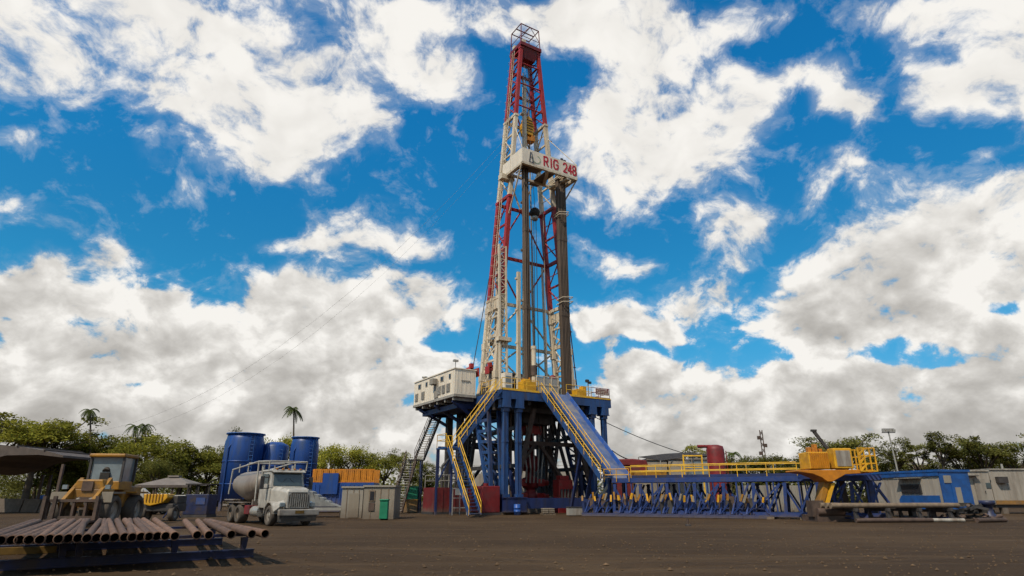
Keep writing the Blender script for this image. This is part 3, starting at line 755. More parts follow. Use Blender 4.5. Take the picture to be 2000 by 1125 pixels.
for i, z in enumerate(rl):
    k = band(z - 0.3)
    A, Bp = leg_at(-1, 1, z), leg_at(1, 1, z)
    mb.beam(A, Bp, 0.24, 0.34, mi=k)
    if i < len(rl) - 1:
        z2 = rl[i + 1]; kk = band((z + z2) / 2); mid = (leg_at(-1, 1, z2) + leg_at(1, 1, z2)) / 2
        if i % 2: mb.tube(A, mid, 0.1, n=6, mi=kk); mb.tube(Bp, mid, 0.1, n=6, mi=kk)
        else:
            mb.tube((A + Bp) / 2, leg_at(-1, 1, z2), 0.1, n=6, mi=kk); mb.tube((A + Bp) / 2, leg_at(1, 1, z2), 0.1, n=6, mi=kk)
mb.build('rear_bracing', MM, mast)
mb = MB(o)      # upper front cross members
for z in (46.5, 49.8, 52.9):
    mb.tube(leg_at(-1, -1, z), leg_at(1, -1, z), 0.09, n=6)
mb.build('front_bracing', 'red', mast)
# crown
mb = MB(o)
mb.box((0, -0.1, 55.6), (3.1, 2.7, 0.5)); mb.prism([(-1.2, -1.3, 55.35), (1.35, -1.3, 55.35), (0.85, -0.9, 53.9), (-0.7, -0.9, 53.9)], (0, 1.6, 0))
mb.build('crown_block', 'dred', mast)
mb = MB(o); mb.tube((-0.7, -0.3, 56.25), (0.7, -0.3, 56.25), 0.5, n=16); mb.box((0, -0.3, 56.05), (1.7, 0.5, 0.4)); mb.build('sheave', 'brown', mast)
mb = MB(o); mb.box((-1.0, -1.2, 56.1), (0.5, 0.3, 0.5)); mb.box((-1.35, 0.3, 56.0), (0.5, 0.5, 0.45)); mb.build('beacon_box', 'white', mast)
mb = MB(o)
cz0, cz1 = 55.8, 58.8
cs = [(-1.45, -1.25), (1.45, -1.25), (1.45, 1.2), (-1.45, 1.2)]
for i in range(4):
    (ax, ay), (bx, by) = cs[i], cs[(i + 1) % 4]
    mb.tube((ax, ay, cz0), (ax * 0.93, ay * 0.93, cz1), 0.06, n=6)
    mb.tube((ax * 0.93, ay * 0.93, cz1), (bx * 0.93, by * 0.93, cz1), 0.07, n=6)
    mb.tube((ax, ay, 56.9), (bx, by, 56.9), 0.04, n=5)
mb.tube((-1.35, 0, cz1), (1.35, 0, cz1), 0.08, n=6); mb.tube((0, -1.15, cz1), (0, 1.1, cz1), 0.06, n=6)
mb.tube((-1.4, -1.2, 57.0), (0, -1.2, cz1), 0.04, n=5); mb.tube((1.4, -1.2, 57.0), (0, -1.2, cz1), 0.04, n=5); mb.tube((0, 1.1, cz1), (0, 1.1, cz0), 0.05, n=5)
mb.build('crown_cage', 'dred', mast)
# ladder with cage up the left side, standpipe, cables
mb = MB(o)
for da in (-0.22, 0.22):
    mb.tube(Vector((-5.35, da, FZ)), Vector((-1.75, da, 55.0)), 0.035, n=5)
for k in range(110):
    t = k / 110; z = FZ + (55 - FZ) * t; x = -5.35 + 3.6 * t
    mb.tube((x, -0.22, z), (x, 0.22, z), 0.02, n=4)
    if k % 3 == 0:
        mb.path([(x, -0.22, z), (x - 0.35, -0.3, z), (x - 0.6, 0, z), (x - 0.35, 0.3, z), (x, 0.22, z)], 0.022, 4)
mb.build('ladder', 'white', mast)
mb = MB(o)
p = leg_at(1, -1, FZ); q = leg_at(1, -1, 45)
for d in (0.45, 0.75): mb.tube(p + Vector((d, 0.1, 0)), q + Vector((d * 0.5, 0.1, 0)), 0.06, n=6)
for z in (15, 19, 23, 27, 31, 35, 39, 43): mb.beam(leg_at(1, -1, z), leg_at(1, -1, z) + Vector((0.85, 0.1, 0)), 0.08)
mb.build('standpipe', 'dred', mast)
mb = MB(o)
mb.beam((-0.66, -0.4, FZ + 1.5), (-0.42, -0.4, 50.5), 0.42, 0.36, up=(0, 1, 0))
for z in (16, 22, 28, 34, 40, 46): mb.box((-0.6, -0.35, z), (0.62, 0.55, 0.25))
mb.build('guide_rail', 'white', mast)
mb = MB(o)
mb.beam((-2.85, -2.6, FZ), (-2.8, -2.6, 24.2), 0.36, 0.3, up=(0, 1, 0))
for z in (13, 16.5, 20, 23.5): mb.box((-2.82, -2.5, z), (0.5, 0.4, 0.2))
mb.build('torque_column', 'white', mast)
mb = MB(o)
for a in (-4.75, -3.95): mb.beam((a, -2.2, FZ), (a + .25, -1.4, 27.5), 0.2, 0.2, up=(0, 1, 0))
for k in range(20):
    u = k / 20; z = FZ + .4 + 16.0 * u; p = Vector((-4.75 + .25 * u, -2.2 + .8 * u, z)); q = Vector((-3.95 + .25 * u, -2.2 + .8 * u, z))
    mb.beam(p, q, .09); mb.beam(p if k % 2 else q, (q if k % 2 else p) + Vector((0.01, .03, .8)), .07)
mb.box((-4.2, -1.9, 16.8), (1.5, .8, .4)); mb.beam((-4.2, -1.4, 27.3), leg_at(-1, -1, 27.3), .14)
mb.build('ladder_frame', 'white', mast)
for sx in (-1, 1):
    mb = MB(o)
    for zz in (12.4, 14.8, 17.4, 19.6):
        mb.beam(leg_at(sx, -1, zz), leg_at(sx, 1, zz + 1.6), 0.14); mb.beam(leg_at(sx, 1, zz), leg_at(sx, -1, zz + 1.6), 0.14); mb.beam(leg_at(sx, -1, zz), leg_at(sx, 1, zz), 0.2)
    mb.build('lower_cross_bracing', 'white', mast)
for zz, z2 in ((FZ + .4, 13.6), (13.6, 17.0), (17.0, 21.8)):
    mb = MB(o); mb.tube(leg_at(-1, 1, zz), (leg_at(-1, 1, z2) + leg_at(1, 1, z2)) / 2, .11, n=6); mb.tube(leg_at(1, 1, zz), (leg_at(-1, 1, z2) + leg_at(1, 1, z2)) / 2, .11, n=6); mb.build('rear_brace', 'white', mast)
for a in (1.7, 3.2):
    mb = MB(o); mb.beam((a, 1.1, FZ), (a - .35, 1.1, 27), .2, .2, up=(0, 1, 0)); mb.build('rear_column', 'white', mast)
mb = MB(o)
mb.tube((0.0, 0.6, FZ + 2), (0.05, 0.6, 53), 0.07, n=6); mb.tube((0.9, 0.9, FZ + 2.5), (0.5, 0.8, 53), 0.06, n=6); mb.tube((1.6, 1.0, FZ + 2.5), (1.0, 0.9, 50), 0.09, n=6)
mb.tube((2.5, 0.2, 36), (2.7, 0.2, FZ), 0.05, n=5)
mb.build('hanging_line', 'grey', mast)
# inner white lower column sections on the left, beside the leg
mb = MB(o)
for a in (-3.6, -3.0):
    mb.beam((a, 1.0, FZ), (a + 0.4, 1.0, 27.0), 0.28, 0.28, up=(0, 1, 0))
for k in range(24):
    z = FZ + 0.6 + 0.64 * k; da = 0.4 * (z - FZ) / 16
    mb.beam((-3.6 + da, 1.0, z), (-3.0 + da, 1.0, z + (0.6 if k % 2 else 0)), 0.09)
mb.box((-3.2, 1.0, 17.2), (1.5, 0.7, 0.5))
mb.build('escape_ladder_frame', 'white', mast)
# gusset plates low on the legs
mb = MB(o)
for sx in (-1, 1):
    for z in (13.2, 16.6, 20.6):
        for sy in (-1, 1): 
            c = leg_at(sx, sy, z); mb = MB(o); mb.box(c, (0.62, 0.62, 0.7)); mb.build('gusset', 'white', mast)
    for c, d in (((sx * 4.8, 0, 12.4), (0.35, 2.6, 0.7)), ((sx * 4.25, 0, 20.9), (0.3, 2.5, 1.0))):
        mb = MB(o); mb.box(c, d); mb.build('gusset', 'white', mast)
# ---- racking board
ob = (0, -3.6, 36.3)
rb = rig_thing('racking_board', 'white racking board with the rig number lettered on its front panel', 'racking board', ob)
BX0, BX1, BYF, BZ0, BZ1 = -3.62, 3.95, -4.75, 36.35, 38.1
mb = MB(ob); mb.box(((BX0 + BX1) / 2, BYF, (BZ0 + BZ1) / 2), (BX1 - BX0, 0.08, BZ1 - BZ0)); mb.build('front_panel', 'board', rb)
mb = MB(ob)
mb.box((BX0 + 0.05, -3.5, (BZ0 + BZ1) / 2), (0.08, 2.4, BZ1 - BZ0)); mb.box((BX0 + 0.05, -1.4, (BZ0 + BZ1) / 2 - 0.1), (0.08, 1.7, BZ1 - BZ0 - 0.3)); mb.build('side_panel', 'board', rb)
mb = MB(ob); mb.box((BX1 - 0.05, -3.2, (BZ0 + BZ1) / 2), (0.08, 3.0, BZ1 - BZ0)); mb.build('side_panel', 'board', rb)
mb = MB(ob)
mb.box(((BX0 + BX1) / 2, BYF + 0.1, BZ0 - 0.1), (BX1 - BX0, 0.3, 0.25)); mb.box(((BX0 + BX1) / 2, -1.6, BZ0 - 0.1), (BX1 - BX0, 0.3, 0.25))
mb.box((BX0 + 0.15, -3.1, BZ0 - 0.1), (0.3, 2.9, 0.25)); mb.box((BX1 - 0.15, -3.1, BZ0 - 0.1), (0.3, 2.9, 0.25))
mb.beam((-0.2, BYF, BZ0 - 0.15), (1.4, -1.6, BZ0 - 0.15), 0.35, 0.25); mb.beam((2.7, BYF, BZ0 - 0.3), (2.2, -1.6, BZ0 - 0.3), 0.5, 0.35)
mb.build('frame', 'white', rb)
mb = MB(ob); mb.box((-2.1, -3.9, BZ0 + 0.02), (2.8, 1.5, 0.06)); mb.box((0.5, -2.4, BZ0 + 0.02), (1.3, 3.6, 0.06)); mb.box((3.4, -2.0, BZ0 + 0.02), (1.0, 1.0, 0.06)); mb.box((0.2, -4.45, BZ0 + 0.02), (7.3, 0.5, 0.05)); mb.build('floor_plate', 'tan2', rb)
for k in range(9):
    mb = MB(ob); mb.box((1.75 + 0.24 * k, -3.1, BZ0 + 0.05), (0.09, 2.4, 0.12)); mb.build('finger', 'white', rb)
for k in range(6):
    mb = MB(ob); mb.box((-3.0 + 0.27 * k, -2.6, BZ0 + 0.05), (0.09, 1.2, 0.12)); mb.build('finger', 'white', rb)
for p, q, r in (((BX0, BYF, BZ0), leg_at(-1, -1, 31.2), .09), ((BX1, BYF, BZ0), leg_at(1, -1, 32.5), .09), ((BX0, BYF, BZ1), leg_at(-1, -1, 43.2), .05), ((BX1, BYF, BZ1), leg_at(1, -1, 43.2), .05)):
    mb = MB(ob); mb.tube(p, q, r, n=6); mb.build('support_strut', 'white', rb)
mb = MB(ob); mb.beam((BX1 - 0.1, -1.5, BZ0), leg_at(1, -1, BZ0), 0.3); mb.build('board_bracket', 'white', rb)
mb = MB(ob)
mb.beam((BX0 + 0.1, -1.5, BZ0), leg_at(-1, -1, BZ0), 0.3)
mb.box((-3.3, -0.9, BZ0 - 0.25), (1.7, 0.8, 0.6))
mb.build('board_bracket', 'white', rb)
mb = MB(ob); mb.box((1.85, -4.65, BZ1 + 0.15), (0.28, 0.2, 0.3)); mb.box((2.25, -4.65, BZ1 + 0.1), (0.3, 0.2, 0.2)); mb.build('camera_box', 'steel', rb)
# lettering: plain condensed capitals built from strokes on the front panel
LET = {
    'R': [((0, 0), (0, 1)), ((0, 1), (.72, 1)), ((.9, .85), (.9, .62)), ((.72, 1), (.9, .85)), ((.9, .62), (.72, .5)), ((0, .5), (.72, .5)), ((.45, .5), (.95, 0))],
    'I': [((.3, 0), (.3, 1))],
    'G': [((.95, .8), (.75, 1)), ((.75, 1), (.22, 1)), ((.22, 1), (0, .8)), ((0, .8), (0, .2)), ((0, .2), (.22, 0)), ((.22, 0), (.75, 0)), ((.75, 0), (.95, .2)), ((.95, .2), (.95, .5)), ((.95, .5), (.55, .5))],
    '2': [((0, .8), (.2, 1)), ((.2, 1), (.7, 1)), ((.7, 1), (.9, .8)), ((.9, .8), (.9, .6)), ((.9, .6), (0, 0)), ((0, 0), (.95, 0))],
    '4': [((.7, 0), (.7, 1)), ((.7, 1), (0, .3)), ((0, .3), (1.0, .3))],
    '8': [((.2, .52), (.05, .7)), ((.05, .7), (.05, .85)), ((.05, .85), (.2, 1)), ((.2, 1), (.7, 1)), ((.7, 1), (.85, .85)), ((.85, .85), (.85, .7)), ((.85, .7), (.7, .52)), ((.2, .52), (.7, .52)),
          ((.2, .52), (0, .33)), ((0, .33), (0, .15)), ((0, .15), (.2, 0)), ((.2, 0), (.72, 0)), ((.72, 0), (.92, .15)), ((.92, .15), (.92, .33)), ((.92, .33), (.7, .52))],
}
LH = 1.12
def letter(ch, x, w):
    mb = MB(ob); q = 0
    for (ax, az), (bx, bz) in LET[ch]:
        q += 1
        y = BYF - 0.052 - 0.0012 * q
        A = Vector((x + ax * w, y, BZ0 + 0.33 + az * LH)); Bq = Vector((x + bx * w, y, BZ0 + 0.33 + bz * LH))
        d = (Bq - A).normalized() * 0.06
        mb.beam(A - d, Bq + d, 0.2, 0.012, up=(0, 1, 0))
    o = mb.build('letter', 'sign', rb); return o
xx = -0.72
for ch, x, w in (('R', -0.72, 0.55), ('I', 0.10, 0.5), ('G', 0.62, 0.6), ('2', 1.98, 0.5), ('4', 2.62, 0.52), ('8', 3.28, 0.5)): letter(ch, x, w)
mb = MB(ob); y = BYF - 0.055
for pts in ([(-2.75, .3), (-2.6, .32), (-2.48, 1.45), (-2.58, 1.5)], [(-2.15, .25), (-2.3, .25), (-2.45, 1.45), (-2.38, 1.5)], [(-2.8, .28), (-2.05, .2), (-2.05, .1), (-2.8, .16)], [(-2.62, .9), (-2.35, .85), (-2.35, .75), (-2.62, .8)]):
    mb.prism([(x, y, BZ0 + z) for x, z in pts], (0, -0.01, 0)); y -= 0.012
mb.build('derrick_emblem', 'signdark', rb)
mb = MB(ob)
for k in range(14):
    a0, a1 = math.pi * (0.1 + 1.5 * k / 14), math.pi * (0.1 + 1.5 * (k + 1) / 14)
    mb.beam((-1.75 + 0.5 * math.sin(a0), BYF - 0.05 - 0.001 * k, BZ0 + 0.75 + 0.5 * math.cos(a0)), (-1.75 + 0.5 * math.sin(a1), BYF - 0.05 - 0.001 * k, BZ0 + 0.75 + 0.5 * math.cos(a1)), 0.12, 0.012, up=(0, 1, 0))
mb.build('emblem_ring', 'signgreen', rb)
# ---- travelling block
ot = (0.15, 0.0, 42.7)
tb = rig_thing('travelling_block', 'big yellow travelling block with an orange hook hanging inside the mast', 'travelling block', ot)
mb = MB(ot)
mb.prism([(-0.45, -0.5, 43.3), (0.75, -0.5, 43.3), (0.95, -0.5, 44.6), (0.6, -0.5, 45.7), (0.15, -0.5, 46.0), (-0.35, -0.5, 45.6), (-0.62, -0.5, 44.5)], (0, 1.0, 0)); mb.build('housing', 'oyellow', tb, bev=0.08)
for k in range(5):
    mb = MB(ot); mb.box((0.15, -0.53, 43.8 + 0.38 * k), (1.15 - 0.1 * abs(k - 2), 0.05, 0.09)); mb.build('guard_slot', 'brown', tb)
mb = MB(ot); mb.box((0.3, -0.1, 42.75), (1.3, 0.8, 0.55)); mb.tube((0.15, 0, 43.0), (0.15, 0, 43.4), 0.3, n=10); mb.box((0.75, -0.2, 42.9), (0.5, 0.7, 0.8)); mb.build('hook', 'orange', tb, bev=0.06)
mb = MB(ot)
for k in range(6):
    x = -0.35 + 0.2 * k; mb.tube((x, -0.1 + 0.05 * k, 45.6), (x * 0.8, -0.2, 55.4), 0.022, n=4)
mb.build('wire_line', 'galv', tb)
# ---- counterweight lamp hanging in the mast
ok = (0.35, -1.2, 32.2)
t = rig_thing('pipe_elevator', 'round dark elevator head hanging on lines inside the mast below the racking board', 'elevator', ok)
mb = MB(ok); mb.lathe((0.35, -1.2, 32.0), [(0, 0), (0.3, 0.02), (0.55, 0.3), (0.6, 0.62), (0.5, 0.95), (0.25, 1.15), (0, 1.2)], 16); mb.build('head', 'rubber', t)
mb = MB(ok); mb.lathe((0.35, -1.2, 31.6), [(0, 0), (0.3, 0), (0.42, 0.4), (0.3, 0.5), (0, 0.5)], 12); mb.build('cup', 'galv', t)
mb = MB(ok); mb.tube((0.35, -1.2, 33.2), (0.35, -0.5, 42.5), 0.03, n=5); mb.tube((0.2, -1.2, 31.7), (0.15, -1.2, 13), 0.04, n=5); mb.tube((0.5, -1.2, 31.7), (0.6, -1.2, 13), 0.04, n=5); mb.build('line', 'steel', t)
# ---- racked pipe: every stand its own object
def stands(a0, na, da, y0, ny, dy, lab, grp, top):
    mb = MB((0, 0, 0)); L = 26.4
    mb.tube((0, 0, 0), (0, 0, L), 0.082, n=7)
    for z in (0.0, 8.8, 17.6, 26.0): mb.tube((0, 0, z), (0, 0, z + 0.5), 0.105, n=7)
    first = None
    for i in range(na):
        for j in range(ny):
            a = a0 + da * i; y = y0 + dy * j
            b = RW((a, y, FZ + 0.03))
            if first is None:
                o = mb.build('drill_pipe_stand', 'dp'); first = o
            else:
                o = first.copy(); COL.objects.link(o)
            tgt = RW((a + top[0] + 0.02 * (i - na / 2), y + top[1], FZ + L))
            d = (tgt - b).normalized()
            o.location = b; o.rotation_euler = d.to_track_quat('Z', 'Y').to_euler()
            tag(o, lab, 'drill pipe', grp)
stands(1.98, 6, 0.18, -3.8, 3, 0.19, 'brown drill pipe stand in the dense bundle racked at the right of the mast', 'drill pipe racked in the right bundle', (0.06, 0.2))
stands(-2.62, 3, 0.21, -3.9, 3, 0.2, 'brown drill pipe stand in the thin bundle racked at the left of the mast', 'drill pipe racked in the left bundle', (-0.05, 0.2))
mbx = (2.8, -3.8, 26)
t = rig_thing('pipe_lashing', 'pale rope lashing wound round the right pipe bundle halfway up', 'lashing', mbx)
mb = MB(mbx)
for z in (31.6, 31.9): mb.path([(1.75, -4.05, z), (3.05, -4.1, z + 0.25), (3.05, -3.0, z), (1.75, -3.0, z - 0.1), (1.75, -4.05, z)], 0.05, 5)
mb.build('upper_turn', 'white', t)
mb = MB(mbx)
for z in (21.3, 21.8): mb.path([(1.85, -4.1, z), (3.2, -4.15, z + 0.2), (3.2, -3.0, z), (1.85, -3.0, z - 0.1), (1.85, -4.1, z)], 0.05, 5)
mb.build('lower_turn', 'white', t)
# ---- red winches at the left foot of the mast
for lab, c, s in (('red tugger winch on a bracket left of the mast beside the white cabin roof', (-6.6, 0.2, 13.5), 1.0), ('red tugger winch bolted between the left mast legs', (-4.9, -0.6, 13.7), 0.9)):
    t = rig_thing('tugger_winch', lab, 'winch', c)
    mb = MB(c); mb.tube((c[0] - .45 * s, c[1], c[2]), (c[0] + .45 * s, c[1], c[2]), 0.36 * s, n=12); mb.build('drum', 'dred', t)
    mb = MB(c); mb.box((c[0] - .5 * s, c[1], c[2]), (.12, .9 * s, .9 * s)); mb.box((c[0] + .5 * s, c[1], c[2]), (.12, .9 * s, .9 * s)); mb.box((c[0] - .2, c[1] - .1, c[2] + .6 * s), (.4, .4, .5)); mb.build('frame', 'red', t, bev=0.03)
    mb = MB(c); mb.box((c[0], c[1], (c[2] - .4 + FZ) / 2), (0.35, 0.4, c[2] - .4 - FZ)); mb.build('pedestal', 'grey', t)
    if s == 1.0: mb = MB(c); mb.tube((c[0], c[1], c[2] + 0.3), (-4.75, 0.3, 24.0), 0.045, n=5); mb.build('cable', 'steel', t)
# ---- doghouse
od = (-7.7, -0.8, 0)
dg = rig_thing('doghouse_cabin', 'long white steel cabin cantilevered at floor level on the left of the rig', 'cabin', od)
DX0, DX1, DY0, DY1, DZ0, DZ1 = -9.1, -6.75, -0.8, 9.1, 11.0, 13.45
mb = MB(od); mb.box(((DX0 + DX1) / 2, (DY0 + DY1) / 2, (DZ0 + DZ1) / 2), (DX1 - DX0, DY1 - DY0, DZ1 - DZ0))
for k in range(21): mb.box((DX0 - 0.012, DY0 + 0.25 + 0.48 * k, (DZ0 + DZ1) / 2), (0.03, 0.05, DZ1 - DZ0 - 0.3))
for k in range(5): mb.box((DX0 + 0.3 + 0.45 * k, DY0 - 0.012, (DZ0 + DZ1) / 2), (0.05, 0.03, DZ1 - DZ0 - 0.3))
mb.build('wall', 'board', dg)
mb = MB(od); mb.box(((DX0 + DX1) / 2, (DY0 + DY1) / 2, DZ1 + 0.05), (DX1 - DX0 + 0.16, DY1 - DY0 + 0.16, 0.1)); mb.build('roof', 'board', dg)
for y in (7.6, 5.8, 4.3, 2.0, 0.2):
    mb = MB(od); mb.box((DX0 - 0.02, y, 12.85), (0.07, 0.45 if y in (5.8, 0.2) else 0.7, 0.5)); f = mb.build('window', 'grey', dg)
    mb = MB(od); mb.box((DX0 - 0.06, y, 12.85), (0.02, 0.34 if y in (5.8, 0.2) else 0.56, 0.38)); mb.build('pane', 'window', f)
for y in (8.3, 6.6, 2.6, 1.6, 0.5):
    mb = MB(od); mb.box((DX0 - 0.03, y, 11.75), (0.08, 0.75, 0.85))
    for k in range(6): mb.box((DX0 - 0.08, y, 11.42 + 0.13 * k), (0.04, 0.7, 0.05))
    mb.build('louvre', 'grey', dg)
mb = MB(od); mb.box((DX0 - 0.3, 3.5, 12.75), (0.55, 0.8, 0.6)); mb.build('air_conditioner', 'tan2', dg, bev=0.03)
mb = MB(od); mb.box((DX0 - 0.06, 3.3, 11.95), (0.06, 0.85, 1.7)); mb.build('door', 'tan2', dg)
mb = MB(od); mb.box((DX0 + 1.2, DY0 - 0.05, 12.35), (1.0, 0.05, 0.08)); mb.build('wall_label_strip', 'grey', dg)
mb = MB(od); mb.tube((-8.9, -0.5, DZ1), (-8.9, -0.5, DZ1 + 0.8), 0.04, n=5); mb.box((-8.9, -0.5, DZ1 + 0.85), (0.5, 0.3, 0.2)); mb.build('roof_lamp', 'galv', dg)
mb = MB(od); mb.lathe((-8.6, 7.6, DZ1), [(0.12, 0), (0.12, 0.35), (0.3, 0.4), (0.3, 0.55), (0, 0.62)], 10); mb.build('roof_vent', 'galv', dg)
mb = MB(od)
mb.box(((DX0 + DX1) / 2, (DY0 + DY1) / 2, DZ0 - 0.14), (DX1 - DX0 + 0.1, DY1 - DY0 + 0.1, 0.24))
for k in range(6): mb.box(((DX0 + DX1) / 2, DY0 + 0.4 + 1.8 * k, DZ0 - 0.42), (DX1 - DX0 - 0.1, 0.18, 0.32))
mb.build('floor_frame', 'grey', dg)
mb = MB(od)
for y in (0.0, 4.0, 8.0):
    mb.beam((-8.8, y, DZ0 - 0.6), (-5.6, y * 0.8, DZ0 - 2.6), 0.26, 0.32); mb.beam((-8.9, y, DZ0 - 0.6), (-6.3, y, DZ0 - 0.6), 0.2, 0.2)
mb.box((-7.2, 4.1, DZ0 - 1.0), (2.4, 8.2, 0.5)); mb.prism([(-9.0, 8.9, DZ0 - 0.3), (-6.6, 8.9, DZ0 - 0.3), (-6.2, 6.0, DZ0 - 1.5), (-8.2, 6.0, DZ0 - 1.5)], (0, 0, 0.12))
mb.build('bracket', 'dblue', dg)
# ---- stairs
def flight(root, o, p, q, wid, n, mt, mrail, rails=(1, 1), strw=0.28, tread_m=None, rh=1.0):
    """stair flight from p (top) to q (bottom); treads, two stringers, handrails"""
    p, q = Vector(p), Vector(q); h = (q - p); h.z = 0; h.normalize()
    sd = Vector((-h.y, h.x, 0)) * wid / 2
    for s in (-1, 1):
        mb = MB(o); mb.beam(p + sd * s, q + sd * s, 0.09, strw); mb.build('stringer', mt, root)
    for i in range(n):
        c = p.lerp(q, (i + 0.5) / n)
        mb = MB(o); mb.beam(c - sd * 0.97, c + sd * 0.97, 0.26, 0.05); mb.build('tread', tread_m or mt, root)
    for s, on in zip((-1, 1), rails):
        if not on: continue
        mb = MB(o); k = max(2, round((q - p).length / 1.5))
        for i in range(k + 1):
            c = p.lerp(q, i / k) + sd * s * 1.06; mb.tube(c, c + Vector((0, 0, rh)), 0.03, n=5)
        for l in (1.0, 0.55): mb.tube(p + sd * s * 1.06 + Vector((0, 0, rh * l)), q + sd * s * 1.06 + Vector((0, 0, rh * l)), 0.035, n=5)
        mb.build('handrail', mrail, root)
o = (-9.0, -6.0, 0)
st = rig_thing('access_stairway', 'blue stairway with bright yellow handrails turning at a landing left of the ramp', 'stairway', o)
LZ = 5.5
flight(st, o, (-6.7, -5.15, FZ - 0.1), (-11.0, -5.15, LZ), 1.0, 22, 'blue', 'yellow')
mb = MB(o); mb.box((-11.7, -5.4, LZ - 0.06), (1.6, 1.9, 0.12)); mb.build('landing', 'blue', st)
mb = MB(o); rail(mb, [(-11.0, -4.5, LZ), (-12.45, -4.5, LZ), (-12.45, -6.3, LZ)]); mb.build('landing_railing', 'yellow', st)
mb = MB(o)
for a, y in ((-12.4, -4.55), (-11.0, -4.55)): mb.box((a, y, LZ / 2), (0.16, 0.16, LZ - 0.1))
mb.beam((-12.4, -4.55, 2.5), (-11.0, -4.55, LZ - 0.4), 0.1); mb.build('landing_leg', 'dblue', st)
flight(st, o, (-11.8, -6.35, LZ - 0.1), (-11.8, -10.4, 0.15), 1.0, 20, 'blue', 'yellow')
# dark steep stair under the white cabin
T0, mid, low = at(856, 806, 68.5), at(812, 899, 65.0), gz(774, 1000, 0.15)
o = Vector((mid.x, mid.y, 0))
st2 = thing('steep_stairway', 'steep dark steel stairway of two flights below the white cabin', 'stairway', o)
flight(st2, o, T0, mid + Vector((.3, .3, .05)), 1.1, 20, 'steel', 'brown', tread_m='grey')
mb = MB(o); mb.box(mid, (1.5, 1.5, 0.1)); mb.build('landing', 'steel', st2)
flight(st2, o, mid + Vector((-.4, -.4, -.05)), low, 1.1, 20, 'brown', 'brown', tread_m='grey')
for dx, dy in ((-.6, .6), (.6, -.6), (.6, .6)):
    mb = MB(o); mb.box((mid.x + dx, mid.y + dy, mid.z / 2), (0.14, 0.14, mid.z - .1)); mb.build('landing_leg', 'dblue', st2)
# ---- ramp with its own stair
o = (-0.5, -10, 0)
rp = rig_thing('pipe_ramp', 'broad sloping blue ramp plate running from the drill floor down to the catwalk', 'ramp', o)
RB = -14.1; RZ0 = 2.95
def rpt(a, t, dz=0): return (a, -5.75 + (RB + 5.75) * t, FZ + (RZ0 - FZ) * t + dz)
mb = MB(o); mb.prism([rpt(-1.15, 0), rpt(0.72, 0), rpt(0.72, 1), rpt(-1.15, 1)], (0, 0.08, -0.08)); mb.build('plate', 'ramp', rp)
for a in (-1.17, 0.74):
    mb = MB(o); mb.beam(rpt(a, 0, 0.1), rpt(a, 1, 0.1), 0.1, 0.5); mb.build('side_rail', 'mblue', rp)
mb = MB(o)
for k in range(7): mb.beam(rpt(-1.1, 0.08 + 0.14 * k, -0.22), rpt(0.7, 0.08 + 0.14 * k, -0.22), 0.18)
mb.build('under_rib', 'dblue', rp)
mb = MB(o)
for a in (-1.0, 0.55):
    mb.beam(rpt(a, 0.55, -0.3), (a, -8.2, 0.2), 0.22); mb.beam(rpt(a, 0.95, -0.3), (a, -13.5, 0.2), 0.22)
mb.build('prop', 'dblue', rp)
o = (-1.75, -10, 0)
rs = rig_thing('ramp_stairway', 'narrow stairway with yellow handrails running down beside the blue ramp', 'stairway', o)
flight(rs, o, rpt(-1.75, 0, -0.05), rpt(-1.75, 1, -0.05), 0.95, 34, 'blue', 'yellow', strw=0.42, tread_m='grey')
# ---- red and dark equipment below the doghouse
o = (-9.2, 0.5, 0)
t = rig_thing('mud_processing_skid', 'red skid tank with pipework standing under the white cabin', 'tank', o)
mb = MB(o); mb.box((-8.9, 0.0, 1.25), (4.2, 2.4, 2.1))
for k in range(7): mb.box((-10.8 + 0.63 * k, -1.22, 1.25), (0.08, 0.06, 2.0))
mb.build('body', 'palered', t)
mb = MB(o); mb.box((-8.9, 0.0, 0.11), (4.4, 2.6, 0.2)); mb.build('skid', 'steel', t)
mb = MB(o); rail(mb, [(-10.9, -1.15, 2.3), (-6.9, -1.15, 2.3)], r=0.035); rail(mb, [(-10.9, 1.1, 2.3), (-6.9, 1.1, 2.3)], r=0.035); mb.build('railing', 'grey', t)
mb = MB(o)
mb.path([(-10.0, -0.6, 2.3), (-10.0, -0.6, 4.2), (-9.4, -0.6, 4.8), (-8.4, -0.6, 4.8), (-7.9, -0.6, 4.0), (-7.9, -0.6, 2.3)], 0.14, 8); mb.tube((-9.2, 0.4, 2.3), (-9.2, 0.4, 5.6), 0.09)
mb.path([(-8.9, 0.2, 2.3), (-8.7, 0.2, 3.6), (-7.6, 0.2, 3.6), (-7.3, 0.2, 2.3)], 0.1, 8); mb.build('pipework', 'steel', t)
mb = MB(o); mb.box((-9.3, 0.5, 6.0), (1.2, 0.12, 0.12)); mb.box((-9.9, 0.5, 4.2), (0.14, 0.14, 3.7)); mb.box((-8.7, 0.5, 4.2), (0.14, 0.14, 3.7)); mb.build('gantry', 'dblue', t)
o = (-9.5, -4.0, 0)
t = rig_thing('notice_stand', 'small white notice panel on a low grey frame in front of the red skid', 'sign', o)
mb = MB(o); mb.box((-9.9, -4.2, 1.9), (1.0, 0.05, 0.5)); mb.build('panel', 'board', t)
mb = MB(o)
for a in (-10.6, -9.9, -9.2): mb.box((a, -4.1, 1.1), (0.07, 0.07, 2.2))
for z in (0.6, 1.4, 2.2): mb.box((-9.9, -4.1, z), (1.5, 0.06, 0.07))
mb.build('frame', 'galv', t)
o = (-5.6, -6.6, 0)
t = rig_thing('diesel_tank', 'plain red steel box tank beside the foot of the blue columns', 'tank', o)
mb = MB(o); mb.box((-7.6, -4.6, 1.3), (1.8, 2.0, 2.2)); mb.build('body', 'dred', t, bev=0.06)
